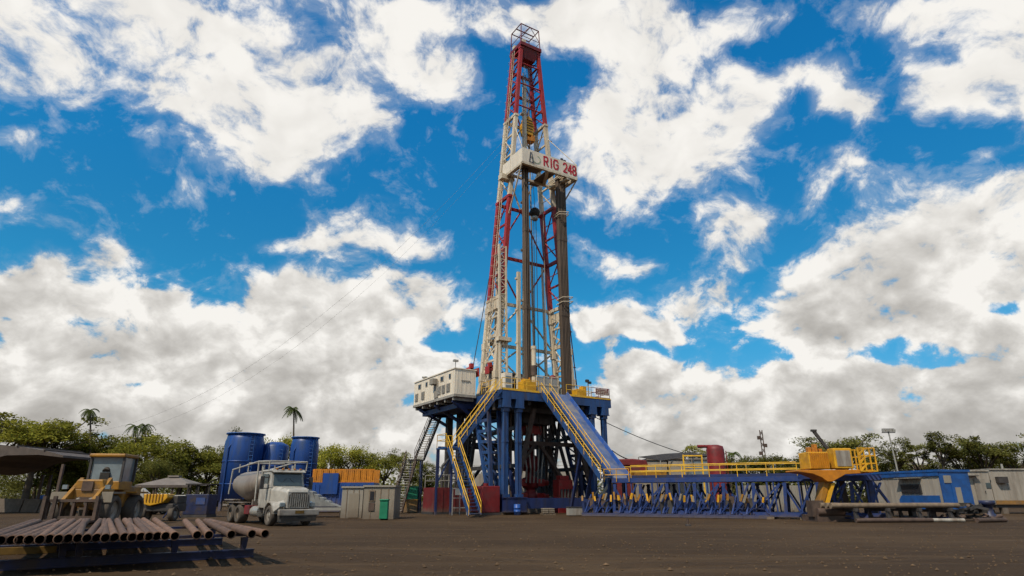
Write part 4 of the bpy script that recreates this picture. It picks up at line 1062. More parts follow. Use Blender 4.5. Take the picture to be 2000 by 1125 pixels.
mb = MB(o); mb.box((-7.6, -4.6, 0.1), (2.0, 2.2, 0.19)); mb.build('skid', 'steel', t)
mb = MB(o); mb.tube((-7.6, -4.6, 2.4), (-7.6, -4.6, 2.65), 0.25, n=12); mb.build('hatch', 'dred', t)

# ---- small gear standing about the foot of the rig
def drum(lab, p, m):
    t = thing('steel_drum', lab, 'drum', p); mb = MB(); mb.lathe((0, 0, 0), [(0, 0), (.29, 0), (.29, .29), (.305, .3), (.29, .31), (.29, .58), (.305, .59), (.29, .6), (.29, .88), (.27, .9), (.27, .87), (0, .87)], 16); mb.build('body', m, t)
    mb = MB(); mb.tube((.15, 0, .87), (.15, 0, .91), .035, n=8); mb.build('bung', 'galv', t)
drum('small dark blue drum before the left base skid of the rig', gz(1010, 1006), 'mblue')
drum('rusty brown drum standing beside the small dark blue drum', gz(1024, 1005), 'brown')
p = gz(1070, 1006); t = thing('wooden_pallet', 'grey wooden pallet stacked with sacks in front of the rig base', 'pallet', p, R(12))
mb = MB()
for k in range(5): mb.box((-.5 + .25 * k, 0, .13), (.14, 1.0, .03))
for y in (-.42, 0, .42): mb.box((0, y, .06), (1.15, .1, .11))
mb.build('deck', 'wood', t)
for k in range(6):
    mb = MB(); mb.box((-.28 + .55 * (k % 2), -.1 + .02 * k, .22 + .14 * (k // 2)), (.5, .8, .13)); mb.build('sack', 'tan', t, bev=.05)
p = gz(1123, 1008); t = thing('tool_chest', 'squat grey tool chest on the dirt below the ramp stair', 'tool chest', p, R(20))
mb = MB(); mb.box((0, 0, .36), (1.3, .6, .6)); mb.build('body', 'grey', t, bev=.03); mb = MB(); mb.box((0, 0, .7), (1.36, .66, .07)); mb.build('lid', 'steel', t)
p = gz(1344, 1027); t = thing('marker_post', 'short rusty post standing alone on the dirt before the pipe racks', 'post', p)
mb = MB(); mb.tube((0, 0, 0), (0, 0, .38), .07, n=8); mb.build('shaft', 'brown', t); mb = MB(); mb.lathe((0, 0, 0), [(0, 0), (.17, 0), (.14, .07), (0, .08)], 10); mb.build('foot', 'steel', t)
# ------------------------------------------------------------------ catwalk and yard equipment on the right
# catwalk: local x runs along it from the ramp foot
CW0, CW1 = Vector((8.7, 53.6, 0)), Vector((25.6, 44.6, 0))
crz = math.atan2(CW1.y - CW0.y, CW1.x - CW0.x); CL = (CW1 - CW0).length
cw = thing('catwalk', 'long blue truss catwalk with yellow handrails reaching right from the ramp foot', 'catwalk', CW0, crz)
DZ = 2.95
mb = MB(); mb.box((CL / 2, 0, DZ - 0.06), (CL, 2.3, 0.1)); mb.box((CL / 2, -1.1, DZ - 0.2), (CL, 0.16, 0.32)); mb.box((CL / 2, 1.1, DZ - 0.2), (CL, 0.16, 0.32)); mb.build('deck', 'navy', cw)
mb = MB(); mb.box((CL / 2, -1.1, 0.32), (CL, 0.28, 0.3)); mb.box((CL / 2, 1.1, 0.32), (CL, 0.28, 0.3)); mb.build('base_beam', 'navy', cw)
mb = MB()
for k in range(9): mb.box((0.8 + 2.2 * k, 0, 0.08), (0.5, 2.9, 0.16))
mb.build('timber_mat', 'wood', cw)
nb = 9; bw = CL / nb
for s in (-1, 1):
    for k in range(nb):
        x0, x1 = k * bw + 0.1, (k + 1) * bw - 0.1
        mb = MB(); y = s * 1.1
        mb.beam((x0, y, 0.45), (x0 + 0.15, y, DZ - 0.45), 0.22)
        mb.beam((x0, y, DZ - 0.5), ((x0 + x1) / 2, y, 0.5), 0.13); mb.beam((x1, y, DZ - 0.5), ((x0 + x1) / 2, y, 0.5), 0.13)
        if k % 2: mb.beam((x0, y, 0.5), (x1, y, DZ - 0.5), 0.1)
        mb.beam((x0 + bw * .5, y, 0.45), (x0 + bw * .5, y, DZ - .4), .12); mb.beam((x0 + bw * .75, y, 0.45), (x0 + bw * .7, y, DZ - .4), .09)
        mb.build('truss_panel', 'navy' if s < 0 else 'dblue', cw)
mb = MB(); rail(mb, [(1.6, -1.05, DZ), (CL - 5.2, -1.05, DZ)], h=0.95, step=1.9, r=0.035); mb.build('handrail', 'yellow', cw)
mb = MB(); rail(mb, [(0.3, 1.05, DZ), (CL - 3.0, 1.05, DZ)], h=0.95, step=1.9, r=0.035); mb.build('handrail', 'yellow', cw)
mb = MB(); rail(mb, [(-0.6, -1.3, DZ - 0.3), (1.5, -1.3, DZ - 0.3)], h=1.0, step=1.0, r=0.035); mb.build('handrail', 'oyellow', cw)
mb = MB(); mb.beam((1.0, 0, DZ + 0.12), (CL - 5, 0, DZ + 0.12), 0.5, 0.2); mb.build('pipe_trough', 'dblue', cw)
# low pipe racks standing in a row in front of the catwalk
def cwp(x, y, z=0):
    c, s = math.cos(crz), math.sin(crz); return Vector((CW0.x + x * c - y * s, CW0.y + x * s + y * c, z))
PR0, PR1 = gz(1166, 1008.3), gz(1480, 1013.5)
NR = 15; rnd = random.Random(31)
for i in range(NR):
    p = PR0.lerp(PR1, (i + rnd.uniform(-.15, .15)) / (NR - 1))
    pr = thing('triangular_pipe_rack', 'blue triangular pipe rack with yellow stops before the catwalk, %s from the ramp' % ORD[i + 1], 'pipe rack', p, R(-14 + rnd.uniform(-5, 5)), 'pipe racks in the row before the catwalk')
    h = rnd.uniform(1.55, 1.85)
    for x0, x1, y0 in ((-.75, -.3, -.5), (.75, .3, -.5), (-.75, -.3, .8), (.75, .3, .8)):
        mb = MB(); mb.beam((x0, y0, 0.28), (x1, 0.2, h), 0.12); mb.build('leg', 'navy', pr)
    mb = MB(); mb.beam((-0.62, -0.25, 0.7), (0.62, -0.25, 0.7), 0.08); mb.build('tie_bar', 'dblue', pr)
    mb = MB(); mb.beam((-0.7, -0.45, 0.3), (0.4, 0, h - .2), 0.07); mb.build('brace', 'navy', pr)
    mb = MB(); mb.box((0, -0.5, 0.15), (2.05, 0.2, 0.24)); mb.build('base_beam', 'navy', pr)
    for k in range(rnd.choice((2, 3, 3))):
        mb = MB(); x = -0.7 + 0.55 * k + rnd.uniform(-.15, .15); w = rnd.uniform(.3, .5); z1 = rnd.uniform(.8, 1.3)
        mb.box((x, 0.15, .27 + z1 / 2), (w, 0.5, z1), rz=rnd.uniform(-.3, .3)); mb.build('dark_filler', rnd.choice(('steel', 'dblue', 'steel', 'brown')), pr)  # dark boxes added to make the racks and truss look dark inside
    for k in range(rnd.choice((2, 2, 3))):
        mb = MB(); x = -0.8 + 0.62 * k + rnd.uniform(-.2, .2); z = rnd.uniform(1.1, 1.35)
        mb.beam((x, -0.6, z), (x + rnd.uniform(-.15, .25), -0.6 + rnd.uniform(-.1, .1), z + rnd.uniform(.35, .6)), rnd.uniform(.1, .18), .14)
        mb.build('yellow_stop', rnd.choice(('machine', 'oyellow', 'machine', 'tan')), pr)
# stands of drill collars lying behind them on the ground
p = gz(1380, 1004)
t = thing('scaffold_stair', 'grey access steps with thin handrails between ramp foot and catwalk', 'steps', gz(1160, 1003) + Vector((0, 0.6, 0)), R(-12))
mb = MB()
for k in range(7): mb.box((0.25 * k, 0, 0.35 + 0.36 * k), (0.3, 1.0, 0.05))
mb.build('treads', 'grey', t)
mb = MB()
for s in (-.5, .5): mb.beam((-0.2, s, 0.1), (1.7, s, 2.75), 0.07, 0.22); mb.tube((-0.2, s, 1.0), (1.7, s, 3.7), 0.03, n=5); mb.tube((0.1, s, 0.3), (0.1, s, 1.4), 0.03, n=5); mb.tube((1.6, s, 2.6), (1.6, s, 3.6), 0.03, n=5); mb.tube((0.85, s, 1.6), (0.85, s, 2.5), 0.03, n=5)
mb.build('handrail', 'galv', t)
# yellow pipe handling cab on a V shaped pillar at the far end of the catwalk
YP = at(1612, 1000, 43.2); YP.z = 0
yk = thing('pipe_handling_crane', 'yellow crane unit with ribbed housing and cab on a flared pillar at the catwalk end', 'crane', YP, 0.0)
def yp(x, y, dY=0.0): return at(x, y, YP.y + dY) - YP
def ypoly(pts, y0, dep): return [(yp(x, y).x, y0, yp(x, y).z) for x, y in pts], (0, dep, 0)
mb = MB(); a, e = ypoly([(1546, 919), (1696, 918), (1694, 924), (1640, 927), (1626, 935), (1616, 941), (1605, 941), (1594, 933), (1577, 926), (1546, 922)], -0.8, 1.8); mb.prism(a, e); mb.build('platform', 'orange', yk, bev=0.03)
mb = MB(); a, e = ypoly([(1604, 940), (1617, 940), (1607, 975), (1597, 1006), (1590, 1006)], -0.4, .8); mb.prism(a, e); mb.build('pillar', 'machine', yk, bev=0.04)
mb = MB(); a, e = ypoly([(1616, 944), (1622, 944), (1612, 980), (1604, 1010), (1600, 1010)], -0.62, 0.3); mb.prism(a, e); mb.build('pillar_rib', 'oyellow', yk)
mb = MB(); p0, p1 = yp(1568, 884), yp(1612, 917)
mb.box(((p0.x + p1.x) / 2, 0, (p0.z + p1.z) / 2), (p1.x - p0.x, 1.5, p0.z - p1.z)); mb.build('engine_housing', 'oyellow', yk, bev=0.05)
for k in range(9):
    x = p0.x + 0.12 + (p1.x - p0.x - 0.24) * k / 8; mb = MB(); mb.box((x, -0.78, (p0.z + p1.z) / 2), (0.07, 0.08, p0.z - p1.z - 0.1)); mb.build('housing_rib', 'orange', yk)
mb = MB()
for x, h in ((1580, 0.35), (1592, 0.55), (1601, 0.25), (1588, 0.3)): q = yp(x, 884); mb.box((q.x, 0, q.z + h / 2), (0.22, 0.4, h))
mb.build('roof_fitting', 'orange', yk, bev=0.03)
mb = MB(); p0, p1 = yp(1614, 877), yp(1656, 916)
mb.box(((p0.x + p1.x) / 2, 0, (p0.z + p1.z) / 2), (p1.x - p0.x, 1.7, p0.z - p1.z)); mb.build('cab', 'oyellow', yk, bev=0.05)
mb = MB(); mb.box(((p0.x + p1.x) / 2, -0.86, (p0.z + p1.z) / 2), (p1.x - p0.x - 0.3, 0.04, p0.z - p1.z - 0.3)); mb.build('cab_window', 'grey', yk)
mb = MB(); p0, p1 = yp(1660, 877), yp(1699, 921)
for x in (0, .38, .76, 1.1): mb.box((p0.x + x, -0.9, (p0.z + p1.z) / 2), (0.08, 0.08, p0.z - p1.z)); mb.box((p0.x + x, 0.9, (p0.z + p1.z) / 2), (0.08, 0.08, p0.z - p1.z))
for k in range(4):
    z = p1.z + (p0.z - p1.z) * k / 3; mb.box((p0.x + .55, -0.9, z), (1.15, 0.07, 0.07)); mb.box((p0.x + .55, .9, z), (1.15, 0.07, 0.07)); mb.box((p0.x + 1.1, 0, z), (0.07, 1.8, 0.07))
    if k < 3: mb.beam((p0.x, -0.9, z), (p0.x + .5, -0.9, z + (p0.z - p1.z) / 3), 0.1)
mb.build('ladder_cage', 'oyellow', yk)
mb = MB(); mb.beam(yp(1617, 878), yp(1589, 842), 0.14, 0.2); q = yp(1589, 841); mb.box((q.x, 0, q.z), (0.35, 0.2, 0.14)); mb.build('boom', 'steel', yk)
mb = MB(); mb.box((0.0, 0, 0.2), (2.2, 2.2, 0.4)); mb.box((-0.8, -0.4, 0.8), (0.8, 0.8, 1.0)); mb.tube((-1.0, -1, 0.6), (0.7, -1, 0.6), 0.25, n=10); mb.build('base', 'brown', yk)
# truss portal between the crane and the trailer
PT = at(1660, 1000, 45.5); PT.z = 0
t = thing('truss_portal', 'dark blue braced portal frame standing between yellow crane and blue trailer', 'frame', PT, 0)
def pt(x, y): q = at(x, y, 45.5) - PT; return (q.x, q.y, q.z)
mb = MB(); mb.beam(pt(1625, 931), pt(1700, 929), 0.35, 0.3); mb.beam(pt(1560, 931), pt(1625, 931), 0.3, 0.3); mb.build('top_beam', 'navy', t)
mb = MB()
for a, b in (((1617, 935), (1640, 996)), ((1640, 935), (1614, 996)), ((1662, 935), (1681, 960)), ((1690, 933), (1672, 985)), ((1700, 935), (1738, 985)), ((1696, 930), (1706, 995)), ((1664, 985), (1686, 985))): mb.beam(pt(*a), pt(*b), 0.15 if a[0] != 1696 else 0.32)
mb.build('brace', 'navy', t)
mb = MB(); mb.beam(pt(1641, 933), pt(1655, 1000), 0.35, 0.35); mb.build('brown_column', 'brown', t)
mb = MB(); mb.beam(pt(1664, 985), pt(1668, 1003), 0.6, 0.5); mb.beam(pt(1700, 985), pt(1702, 1002), 0.9, 0.5); mb.build('foot', 'dblue', t)
# ---- blue and white trailer
TA, TB = at(1694, 930, 54.0), at(1831, 921, 47.0)
TA.z = TB.z = 0
trz = math.atan2(TB.y - TA.y, TB.x - TA.x); TL = (TB - TA).length
tr = thing('site_trailer', 'dusty white trailer cabin with blue roof edge, blue skirt and a blue door end', 'trailer', TA, trz)
TH = 3.75; TZ = 0.75; tr.scale = (1, 1, 0.87)
mb = MB(); mb.box((TL / 2, 1.25, (TH + TZ) / 2), (TL, 2.5, TH - TZ))
for k in range(15): mb.box((0.4 + TL / 15 * k, -0.01, (TH + TZ) / 2), (0.05, 0.03, TH - TZ - 0.2))
mb.build('body', 'trailer', tr)
mb = MB(); mb.box((TL / 2, 1.25, TH + 0.09), (TL + 0.3, 2.8, 0.18)); mb.box((TL / 2, -0.06, TH - 0.16), (TL + 0.1, 0.1, 0.36)); mb.build('roof', 'tblue', tr)
mb = MB(); mb.prism([(TL * .44, -0.05, TZ), (TL - 0.2, -0.05, TZ), (TL - 0.2, -0.05, 1.85), (TL * .48, -0.05, 1.85), (TL * .44, -0.05, 1.5)], (0, -0.07, 0)); mb.build('blue_skirt', 'tblue', tr)
mb = MB(); mb.box((TL * .62, -0.04, 2.4), (TL * .27, 0.08, 0.78)); wf = mb.build('window', 'steel', tr)
mb = MB(); mb.box((TL * .62, -0.09, 2.4), (TL * .25, 0.02, 0.66)); mb.build('pane', 'window', wf)
mb = MB(); mb.box((TL * .63, -0.3, 3.3), (TL * .3, 0.5, 0.05)); mb.build('window_awning', 'grey', tr)
mb = MB(); mb.box((TL + 0.03, 1.25, (TH + TZ) / 2), (0.1, 2.5, TH - TZ)); mb.build('end_wall', 'tblue', tr)
mb = MB(); mb.box((TL + 0.1, 1.3, 2.05), (0.05, 0.95, 2.3)); dr = mb.build('door', 'tblue', tr)
mb = MB(); mb.box((TL + 0.14, 1.3, 1.75), (0.03, 0.45, 1.5)); mb.build('door_panel', 'tan2', dr)
mb = MB(); mb.box((TL + 0.1, 0.6, 3.15), (0.06, 0.6, 0.6)); mb.build('end_window', 'tan2', tr)
mb = MB(); mb.box((TL / 2, 1.25, TZ - 0.12), (TL, 1.9, 0.24)); mb.build('chassis', 'steel', tr)
for x in (1.5, TL - 1.5):
    for y in (0.2, 2.3): mb = MB(); mb.box((x, y, (TZ - .2) / 2), (0.4, 0.4, TZ - .22)); mb.build('jack_stand', 'steel', tr)
# ---- long pale trailers at the right edge
for lab, pxa, pxb, Y, zt, dark in (('dusty white site cabin with steps behind the blue door end of the trailer', 1868, 1938, 60.0, 3.75, True), ('long dusty white site cabin running off the right edge of the yard', 1940, 2080, 60.5, 3.9, False)):
    A, Bq = at(pxa, 960, Y), at(pxb, 960, Y); A.z = Bq.z = 0; Lc = (Bq - A).length
    t = thing('site_cabin', lab, 'cabin', A, 0.0, 'pale site cabins on the right')
    mb = MB(); mb.box((Lc / 2, 1.3, (zt + .8) / 2), (Lc, 2.6, zt - .8))
    for k in range(int(Lc / 0.6)): mb.box((0.3 + 0.6 * k, -0.01, (zt + .8) / 2), (0.05, 0.03, zt - 1.0))
    mb.build('wall', 'trailer', t)
    mb = MB(); mb.box((Lc / 2, 1.3, zt + .06), (Lc + .15, 2.8, .12)); mb.build('roof', 'grey', t)
    mb = MB(); mb.box((Lc / 2, 1.3, 0.66), (Lc - .1, 2.3, .26)); mb.build('chassis', 'steel', t)
    if dark:
        mb = MB(); mb.box((0.25, -0.2, 2.85), (1.1, 0.5, 0.75)); mb.build('air_conditioner', 'steel', t)
        mb = MB(); mb.box((2.3, -0.05, 1.95), (1.0, 0.08, 2.2)); d = mb.build('door', 'tan2', t)
        mb = MB(); mb.box((2.62, -0.11, 1.9), (0.06, 0.05, 0.25)); mb.build('handle', 'steel', d)
        mb = MB(); mb.box((3.05, -0.04, 2.5), (0.5, 0.05, 0.45)); mb.build('window', 'glass', t)
        for k in range(4): mb = MB(); mb.box((0.5, -0.95 + 0.25 * k, 0.25 + 0.25 * k), (1.2, 0.28, 0.06)); mb.build('step', 'brown', t)
        mb = MB(); mb.box((1.6, -0.25, 3.35), (1.0, 0.5, 0.06)); mb.build('door_canopy', 'steel', t)
    else:
        mb = MB(); mb.box((0.9, -0.2, 3.0), (0.9, 0.45, 0.55)); mb.build('air_conditioner', 'steel', t)
        mb = MB(); mb.box((Lc / 2, -0.06, 1.0), (Lc, 0.05, 0.35)); mb.build('yellow_band', 'machine', t)
        mb = MB(); mb.tube((2.3, 1.2, zt), (2.3, 1.2, zt + .6), 0.1, n=6); mb.build('roof_pipe', 'galv', t)
    for x in (0.8, Lc - 1.0):
        mb = MB(); mb.box((x, 0.3, 0.27), (0.5, 0.5, 0.53)); mb.build('block', 'concrete', t)
# ---- pipe bundle on low stands, right foreground
A, Bq = gz(1612, 1020), gz(1870, 1018); rz = math.atan2(Bq.y - A.y, Bq.x - A.x); LB = (Bq - A).length
rnd = random.Random(5)
def bundlep(x, y, z): return (x, y, z)
sr = []
for k in range(4):
    x = 1.6 + (LB - 2.8) * k / 3
    c, s = math.cos(rz), math.sin(rz); p = A + Vector((x * c, x * s, 0))
    lab = 'low dark steel trestle under the long pipes, %s from the left' % ORD[k + 1]
    if not sr:
        t = thing('trestle', lab, 'trestle', p, rz, 'trestles under the long pipes')
        mb = MB(); mb.box((0, 0, 0.75), (0.22, 2.0, 0.2)); mb.build('top_bar', 'steel', t)
        for yy in (-.8, .8): mb = MB(); mb.beam((-.1, yy - .12, 0), (0, yy, .68), .14, .14); mb.beam((.25, yy, 0), (0, yy, .68), .14, .14); mb.build('leg', 'steel', t)
        mb = MB(); mb.box((0, 0, 0.25), (.1, 1.6, .1)); mb.build('tie_bar', 'rack', t)
        sr.append(t)
    else: sr.append(dup(sr[0], p, rz, lab))
names = ['front', 'second', 'third', 'fourth', 'rearmost']
for k in range(5):
    c, s = math.cos(rz), math.sin(rz); yy = -0.75 + 0.36 * k; dx = (0.0, 0.5, 0.2, 0.9, 0.3)[k]
    p = A + Vector((dx * c - yy * s, dx * s + yy * c, 0.85 + 0.15))
    mb = MB(p); d = Vector((c, s, 0)); 
    mb.tube(p, p + d * (LB - 0.4 - dx * .6), 0.15, n=12); mb.tube(p - d * 0.01, p + d * 0.35, 0.17, n=12)
    o = mb.build('long_pipe', 'wood'); tag(o, 'long pale brown pipe lying on the right trestles, %s of five' % names[k], 'pipe', 'long pipes on the right trestles')
for k in range(3):
    c, s = math.cos(rz), math.sin(rz); yy = -1.3 + 0.5 * k
    p = A + Vector(((1.2 + k) * c - yy * s, (1.2 + k) * s + yy * c, 0.14)); d = Vector((math.cos(rz + .04 * (k - 1)), math.sin(rz + .04 * (k - 1)), 0))
    mb = MB(p); mb.tube(p, p + d * (5.2 - k * .9), 0.13, n=10)
    tag(mb.build('loose_pipe', 'brown'), 'dark pipe on the ground beneath the long pipes, %s from the front' % ORD[k + 1], 'pipe', 'pipes on the ground under the trestles')
p = gz(1795, 1019) + Vector((0, -0.6, 0.12)); mb = MB(p); mb.tube(p, p + Vector((2.3, -0.35, 0)), 0.12, n=10); tag(mb.build('loose_pipe', 'grey'), 'short grey pipe on the dirt before the rightmost trestle', 'pipe')
# heap of scrap fittings
p0 = gz(1905, 1018)
t = thing('scrap_heap', 'tangled heap of rusty scrap fittings and valves right of the long pipes', 'scrap heap', p0)
rnd = random.Random(21)
for nm, m, n in (('scrap_pipe', 'brown', 16), ('scrap_beam', 'steel', 9), ('scrap_plate', 'rubber', 9)):
    mb = MB(p0)
    for k in range(n):
        x, y = rnd.uniform(-2.1, 1.7), rnd.uniform(-0.9, 0.9); z = rnd.uniform(0.1, max(.25, 1.15 - 0.45 * abs(x)))
        a = rnd.uniform(0, math.pi); L = rnd.uniform(0.3, 1.1); q = p0 + Vector((x, y, z)); d = Vector((math.cos(a), 0.5 * math.sin(a), rnd.uniform(-.25, .35))) * L / 2
        if q.z - abs(d.z) < 0.08: q.z = abs(d.z) + 0.1
        if nm == 'scrap_pipe': mb.tube(q - d, q + d, rnd.uniform(.05, .13), n=8)
        elif nm == 'scrap_beam': mb.beam(q - d, q + d, rnd.uniform(.08, .2), rnd.uniform(.08, .25))
        else: mb.box(q + Vector((0, 0, .1)), (L, .5, .2), rz=a)
    mb.build(nm, m, t)
mb = MB(p0); mb.lathe(p0 + Vector((0.9, -.2, .0)), [(0, 0), (.4, 0), (.4, .4), (.25, .5), (.25, 1.0), (.45, 1.05), (.45, 1.3), (0, 1.3)], 12); mb.build('valve_body', 'dblue', t)
p = gz(1965, 1020) + Vector((0, 0, .14)); mb = MB(p); mb.tube(p, p + Vector((-2.4, -.8, 0)), .14, n=10); tag(mb.build('loose_pipe', 'brown'), 'short rusty pipe lying in front of the scrap heap', 'pipe')
A, Bq = at(1455, 960, 60), at(1600, 960, 60); A.z = Bq.z = 0; L = Bq.x - A.x
t = thing('storage_container', 'pale beige container seen through the right half of the catwalk truss', 'container', A)
mb = MB(); mb.box((L / 2, 1.2, 1.35), (L, 2.4, 2.3))
for k in range(int(L / .5)): mb.box((.25 + .5 * k, -.02, 1.35), (.16, .06, 2.1))
mb.build('body', 'tan2', t)
mb = MB(); mb.box((L / 2, 1.2, .1), (L - .2, 2.2, .2)); mb.build('skid', 'steel', t)
# ---- red vertical tank, red machine and dark shade sails behind the catwalk
p = at(1409, 1000, 66); p.z = 0
t = thing('red_silencer_stack', 'tall dark red cylinder standing behind the catwalk handrail', 'stack', p)
zt = at(1403, 869, 66).z; r = 17 / scl(66, 4)
mb = MB(); mb.lathe((0, 0, 0), [(r, 0.4), (r, zt - .5), (r * .9, zt - .15), (r * .4, zt), (0, zt + .02)], 24); mb.build('body', 'dred', t)
mb = MB(); mb.lathe((0, 0, 0), [(0, .0), (r * 1.25, 0), (r * 1.25, .4), (0, .4)], 16); mb.build('base', 'steel', t)
mb = MB(); mb.path([(-r * .3, 0, zt - .15), (-r - .9, 0, zt - .15)], .16, 8); mb.path([(r + .15, -.2, 0.4), (r + .15, -.2, zt - .6)], .05, 5); mb.build('pipe', 'dred', t)
p = at(1232, 1000, 66); p.z = 0
t = thing('mud_pump', 'red mud pump house with faded cover beyond the foot of the ramp', 'pump', p)
za = at(1232, 897, 66).z
mb = MB(); mb.box((0, 0, (za + .3) / 2 - .4), (3.6, 2.0, za - .9)); mb.build('body', 'palered', t, bev=.15)
mb = MB(); mb.prism([(-1.9, -1.1, za - .7), (1.9, -1.1, za - .7), (1.7, -1.1, za - .15), (.4, -1.1, za), (-1.7, -1.1, za - .05)], (0, 2.2, 0)); mb.build('cover', 'palered', t, bev=.12)
mb = MB(); mb.box((0, 0, .15), (4, 2.3, .3)); mb.build('skid', 'steel', t)
p = at(1272, 1000, 64); p.z = 0
t = thing('shaker_skid', 'orange topped skid with a pale side beyond the ramp beside the red pump', 'skid', p)
mb = MB(); mb.box((0, 0, 1.9), (3.0, 1.6, 2.6)); mb.build('body', 'tan', t, bev=.04)
mb = MB(); mb.box((0, 0, 3.55), (3.2, 1.8, .6)); mb.build('cover', 'machine', t, bev=.05)
mb = MB(); mb.box((0, 0, .3), (3.2, 1.8, .6)); mb.build('base', 'steel', t)
for lab, pts, Y in (('black shade sail stretched on posts left of the red stack', [(1247, 892), (1300, 886), (1352, 883), (1340, 893), (1290, 899)], 72), ('narrow black shade sail stretched just beside the red stack', [(1350, 884), (1394, 889), (1394, 892), (1345, 893)], 70)):
    c = at(sum(q[0] for q in pts) / len(pts), 960, Y); c.z = 0
    t = thing('shade_sail', lab, 'shade sail', c)
    mb = MB(c); V = [at(x, y, Y + (3 if i < 3 else 0)) for i, (x, y) in enumerate(pts)]; mb.prism(V, (0, 0, -.06)); mb.build('sheet', 'black', t)
    for i, q in enumerate(V[::2]):
        mb = MB(c); mb.tube((q.x, q.y, 0), (q.x, q.y, q.z - .03), .07, n=6); mb.build('post', 'galv', t)
for i, (lab, x, y0, w, m) in enumerate((('pale grey tank roof seen through the rails left of the yellow lift', 1285, 899, 40, 'trailer'), ('white awning box seen below the left shade sail', 1325, 897, 34, 'trailer'), ('pale green cabin seen below the right shade sail', 1372, 898, 40, 'pglass'))):
    p = at(x, 1000, 78); p.z = 0; z = at(x, y0, 78).z; ww = w / scl(78)
    t = thing('yard_cabin', lab, 'cabin', p)
    mb = MB(); mb.box((0, 0, z / 2), (ww, 2.2, z - .1)); mb.build('wall', m, t)
    mb = MB(); mb.prism([(-ww / 2 - .15, -1.25, z - .05), (ww / 2 + .15, -1.25, z - .05), (ww / 2, -1.25, z + .15), (-ww / 2, -1.25, z + .15)], (0, 2.5, 0)); mb.build('roof', 'groof', t)
p = at(1362, 1000, 62); p.z = 0
t = thing('yellow_gate_frame', 'thin yellow frame tower rising behind the catwalk rail beside the red stack', 'frame', p)
z = at(1362, 888, 62).z; mb = MB()
for x in (-.9, .9): mb.box((x, 0, z / 2), (.12, .12, z))
mb.build('post', 'yellow', t)
mb = MB(); mb.box((0, 0, z - .1), (1.9, .1, .12)); mb.box((0, 0, z - 1.2), (1.9, .1, .1)); mb.build('cross_bar', 'yellow', t)
# ---- pale tank wall seen between the rig legs
for lab, pa, pb, yt, Y in (('long pale grey mud tank seen between the left rig legs', 905, 1010, 925, 88), ('long pale grey mud tank seen right of the blowout preventer', 1012, 1150, 918, 90)):
    A, Bq = at(pa, 960, Y), at(pb, 960, Y); A.z = Bq.z = 0; L = Bq.x - A.x; z = at(pa, yt, Y).z
    t = thing('mud_tank', lab, 'tank', A, 0, 'pale mud tanks behind the rig')
    mb = MB(); mb.box((L / 2, 1.2, z / 2 + .1), (L - .2, 2.4, z - .2))
    for k in range(int(L / .9)): mb.box((.5 + .9 * k, -.02, z / 2 + .1), (.1, .06, z - .4))
    mb.build('body', 'trailer', t)
    mb = MB(); mb.box((L / 2, 1.2, .1), (L, 2.6, .2)); mb.build('skid', 'steel', t)
    mb = MB(); rail(mb, [(0, 0, z), (L, 0, z)], r=.03); mb.build('railing', 'grey', t)
# ---- light pole, radio mast, guy wires
pa, pb = at(1757, 940, 80), at(1735, 843, 80)
base = Vector((pa.x + .2, 80, 0))
t = thing('light_pole', 'slim pole carrying a flat bank of floodlights behind the blue trailer', 'light pole', base)
mb = MB(base); mb.tube(base, pb, .13, .08, n=8); mb.build('pole', 'galv', t)
mb = MB(base)
for k in range(4): mb.box(pb + Vector((-.65 + .43 * k, -.1, .12)), (.36, .3, .3))
mb.build('lamp_head', 'galv', t, bev=.03)
mb = MB(base); mb.box(pb + Vector((0, 0, -.12)), (1.7, .12, .1)); mb.box(pb + Vector((0, 0, .34)), (1.5, .25, .06)); mb.build('bracket', 'steel', t)
p = at(1501, 960, 170); p.z = 0; z = at(1501, 840, 170).z
t = thing('radio_mast', 'thin lattice radio mast rising from the far trees right of the red stack', 'mast', p)
mb = MB()
for s in (-.45, .45): mb.tube((s, 0, 0), (s * .7, 0, z), .13, n=5)
for k in range(12): mb.tube((-.42, 0, z * k / 12), (.42, 0, z * (k + 1) / 12), .09, n=4); mb.tube((.42, 0, z * k / 12), (-.42, 0, z * (k + 1) / 12), .09, n=4)
mb.build('lattice', 'brown', t)
for k in range(5): mb = MB(); mb.box((.7 if k % 2 else -.7, 0, z * (.45 + .11 * k)), (.9, .5, .9)); mb.build('antenna', 'brown', t)
def wire(lab, pts, r, m='steel'):
    t0 = Vector(pts[0]); mb = MB(t0); mb.path([Vector(p) for p in pts], r, 4); tag(mb.build('guy_wire', m), lab, 'guy wire')
def sag(a, b, d, n=14):
    a, b = Vector(a), Vector(b); return [a.lerp(b, i / n) - Vector((0, 0, d * 4 * (i / n) * (1 - i / n))) for i in range(n + 1)]
wire('long thin guy wire falling from the mast top to the far left trees', sag(RW((-2.4, 1.3, 42.5)), at(105, 850, 95), 9.0), .012, 'galv')
wire('second thin guy wire falling close below the first to the far left', sag(RW((-2.4, 1.3, 41.5)), at(120, 856, 95), 9.6), .010, 'galv')
wire('thin guy wire falling from the right floor corner to the far yard', sag(RW((6.4, -1, 10.4)), at(1375, 896, 80), .5), .045)
wire('slack hose line hanging from the ramp side toward the shade sail', sag(at(1196, 880, 66), at(1262, 897, 72), .5), .06)
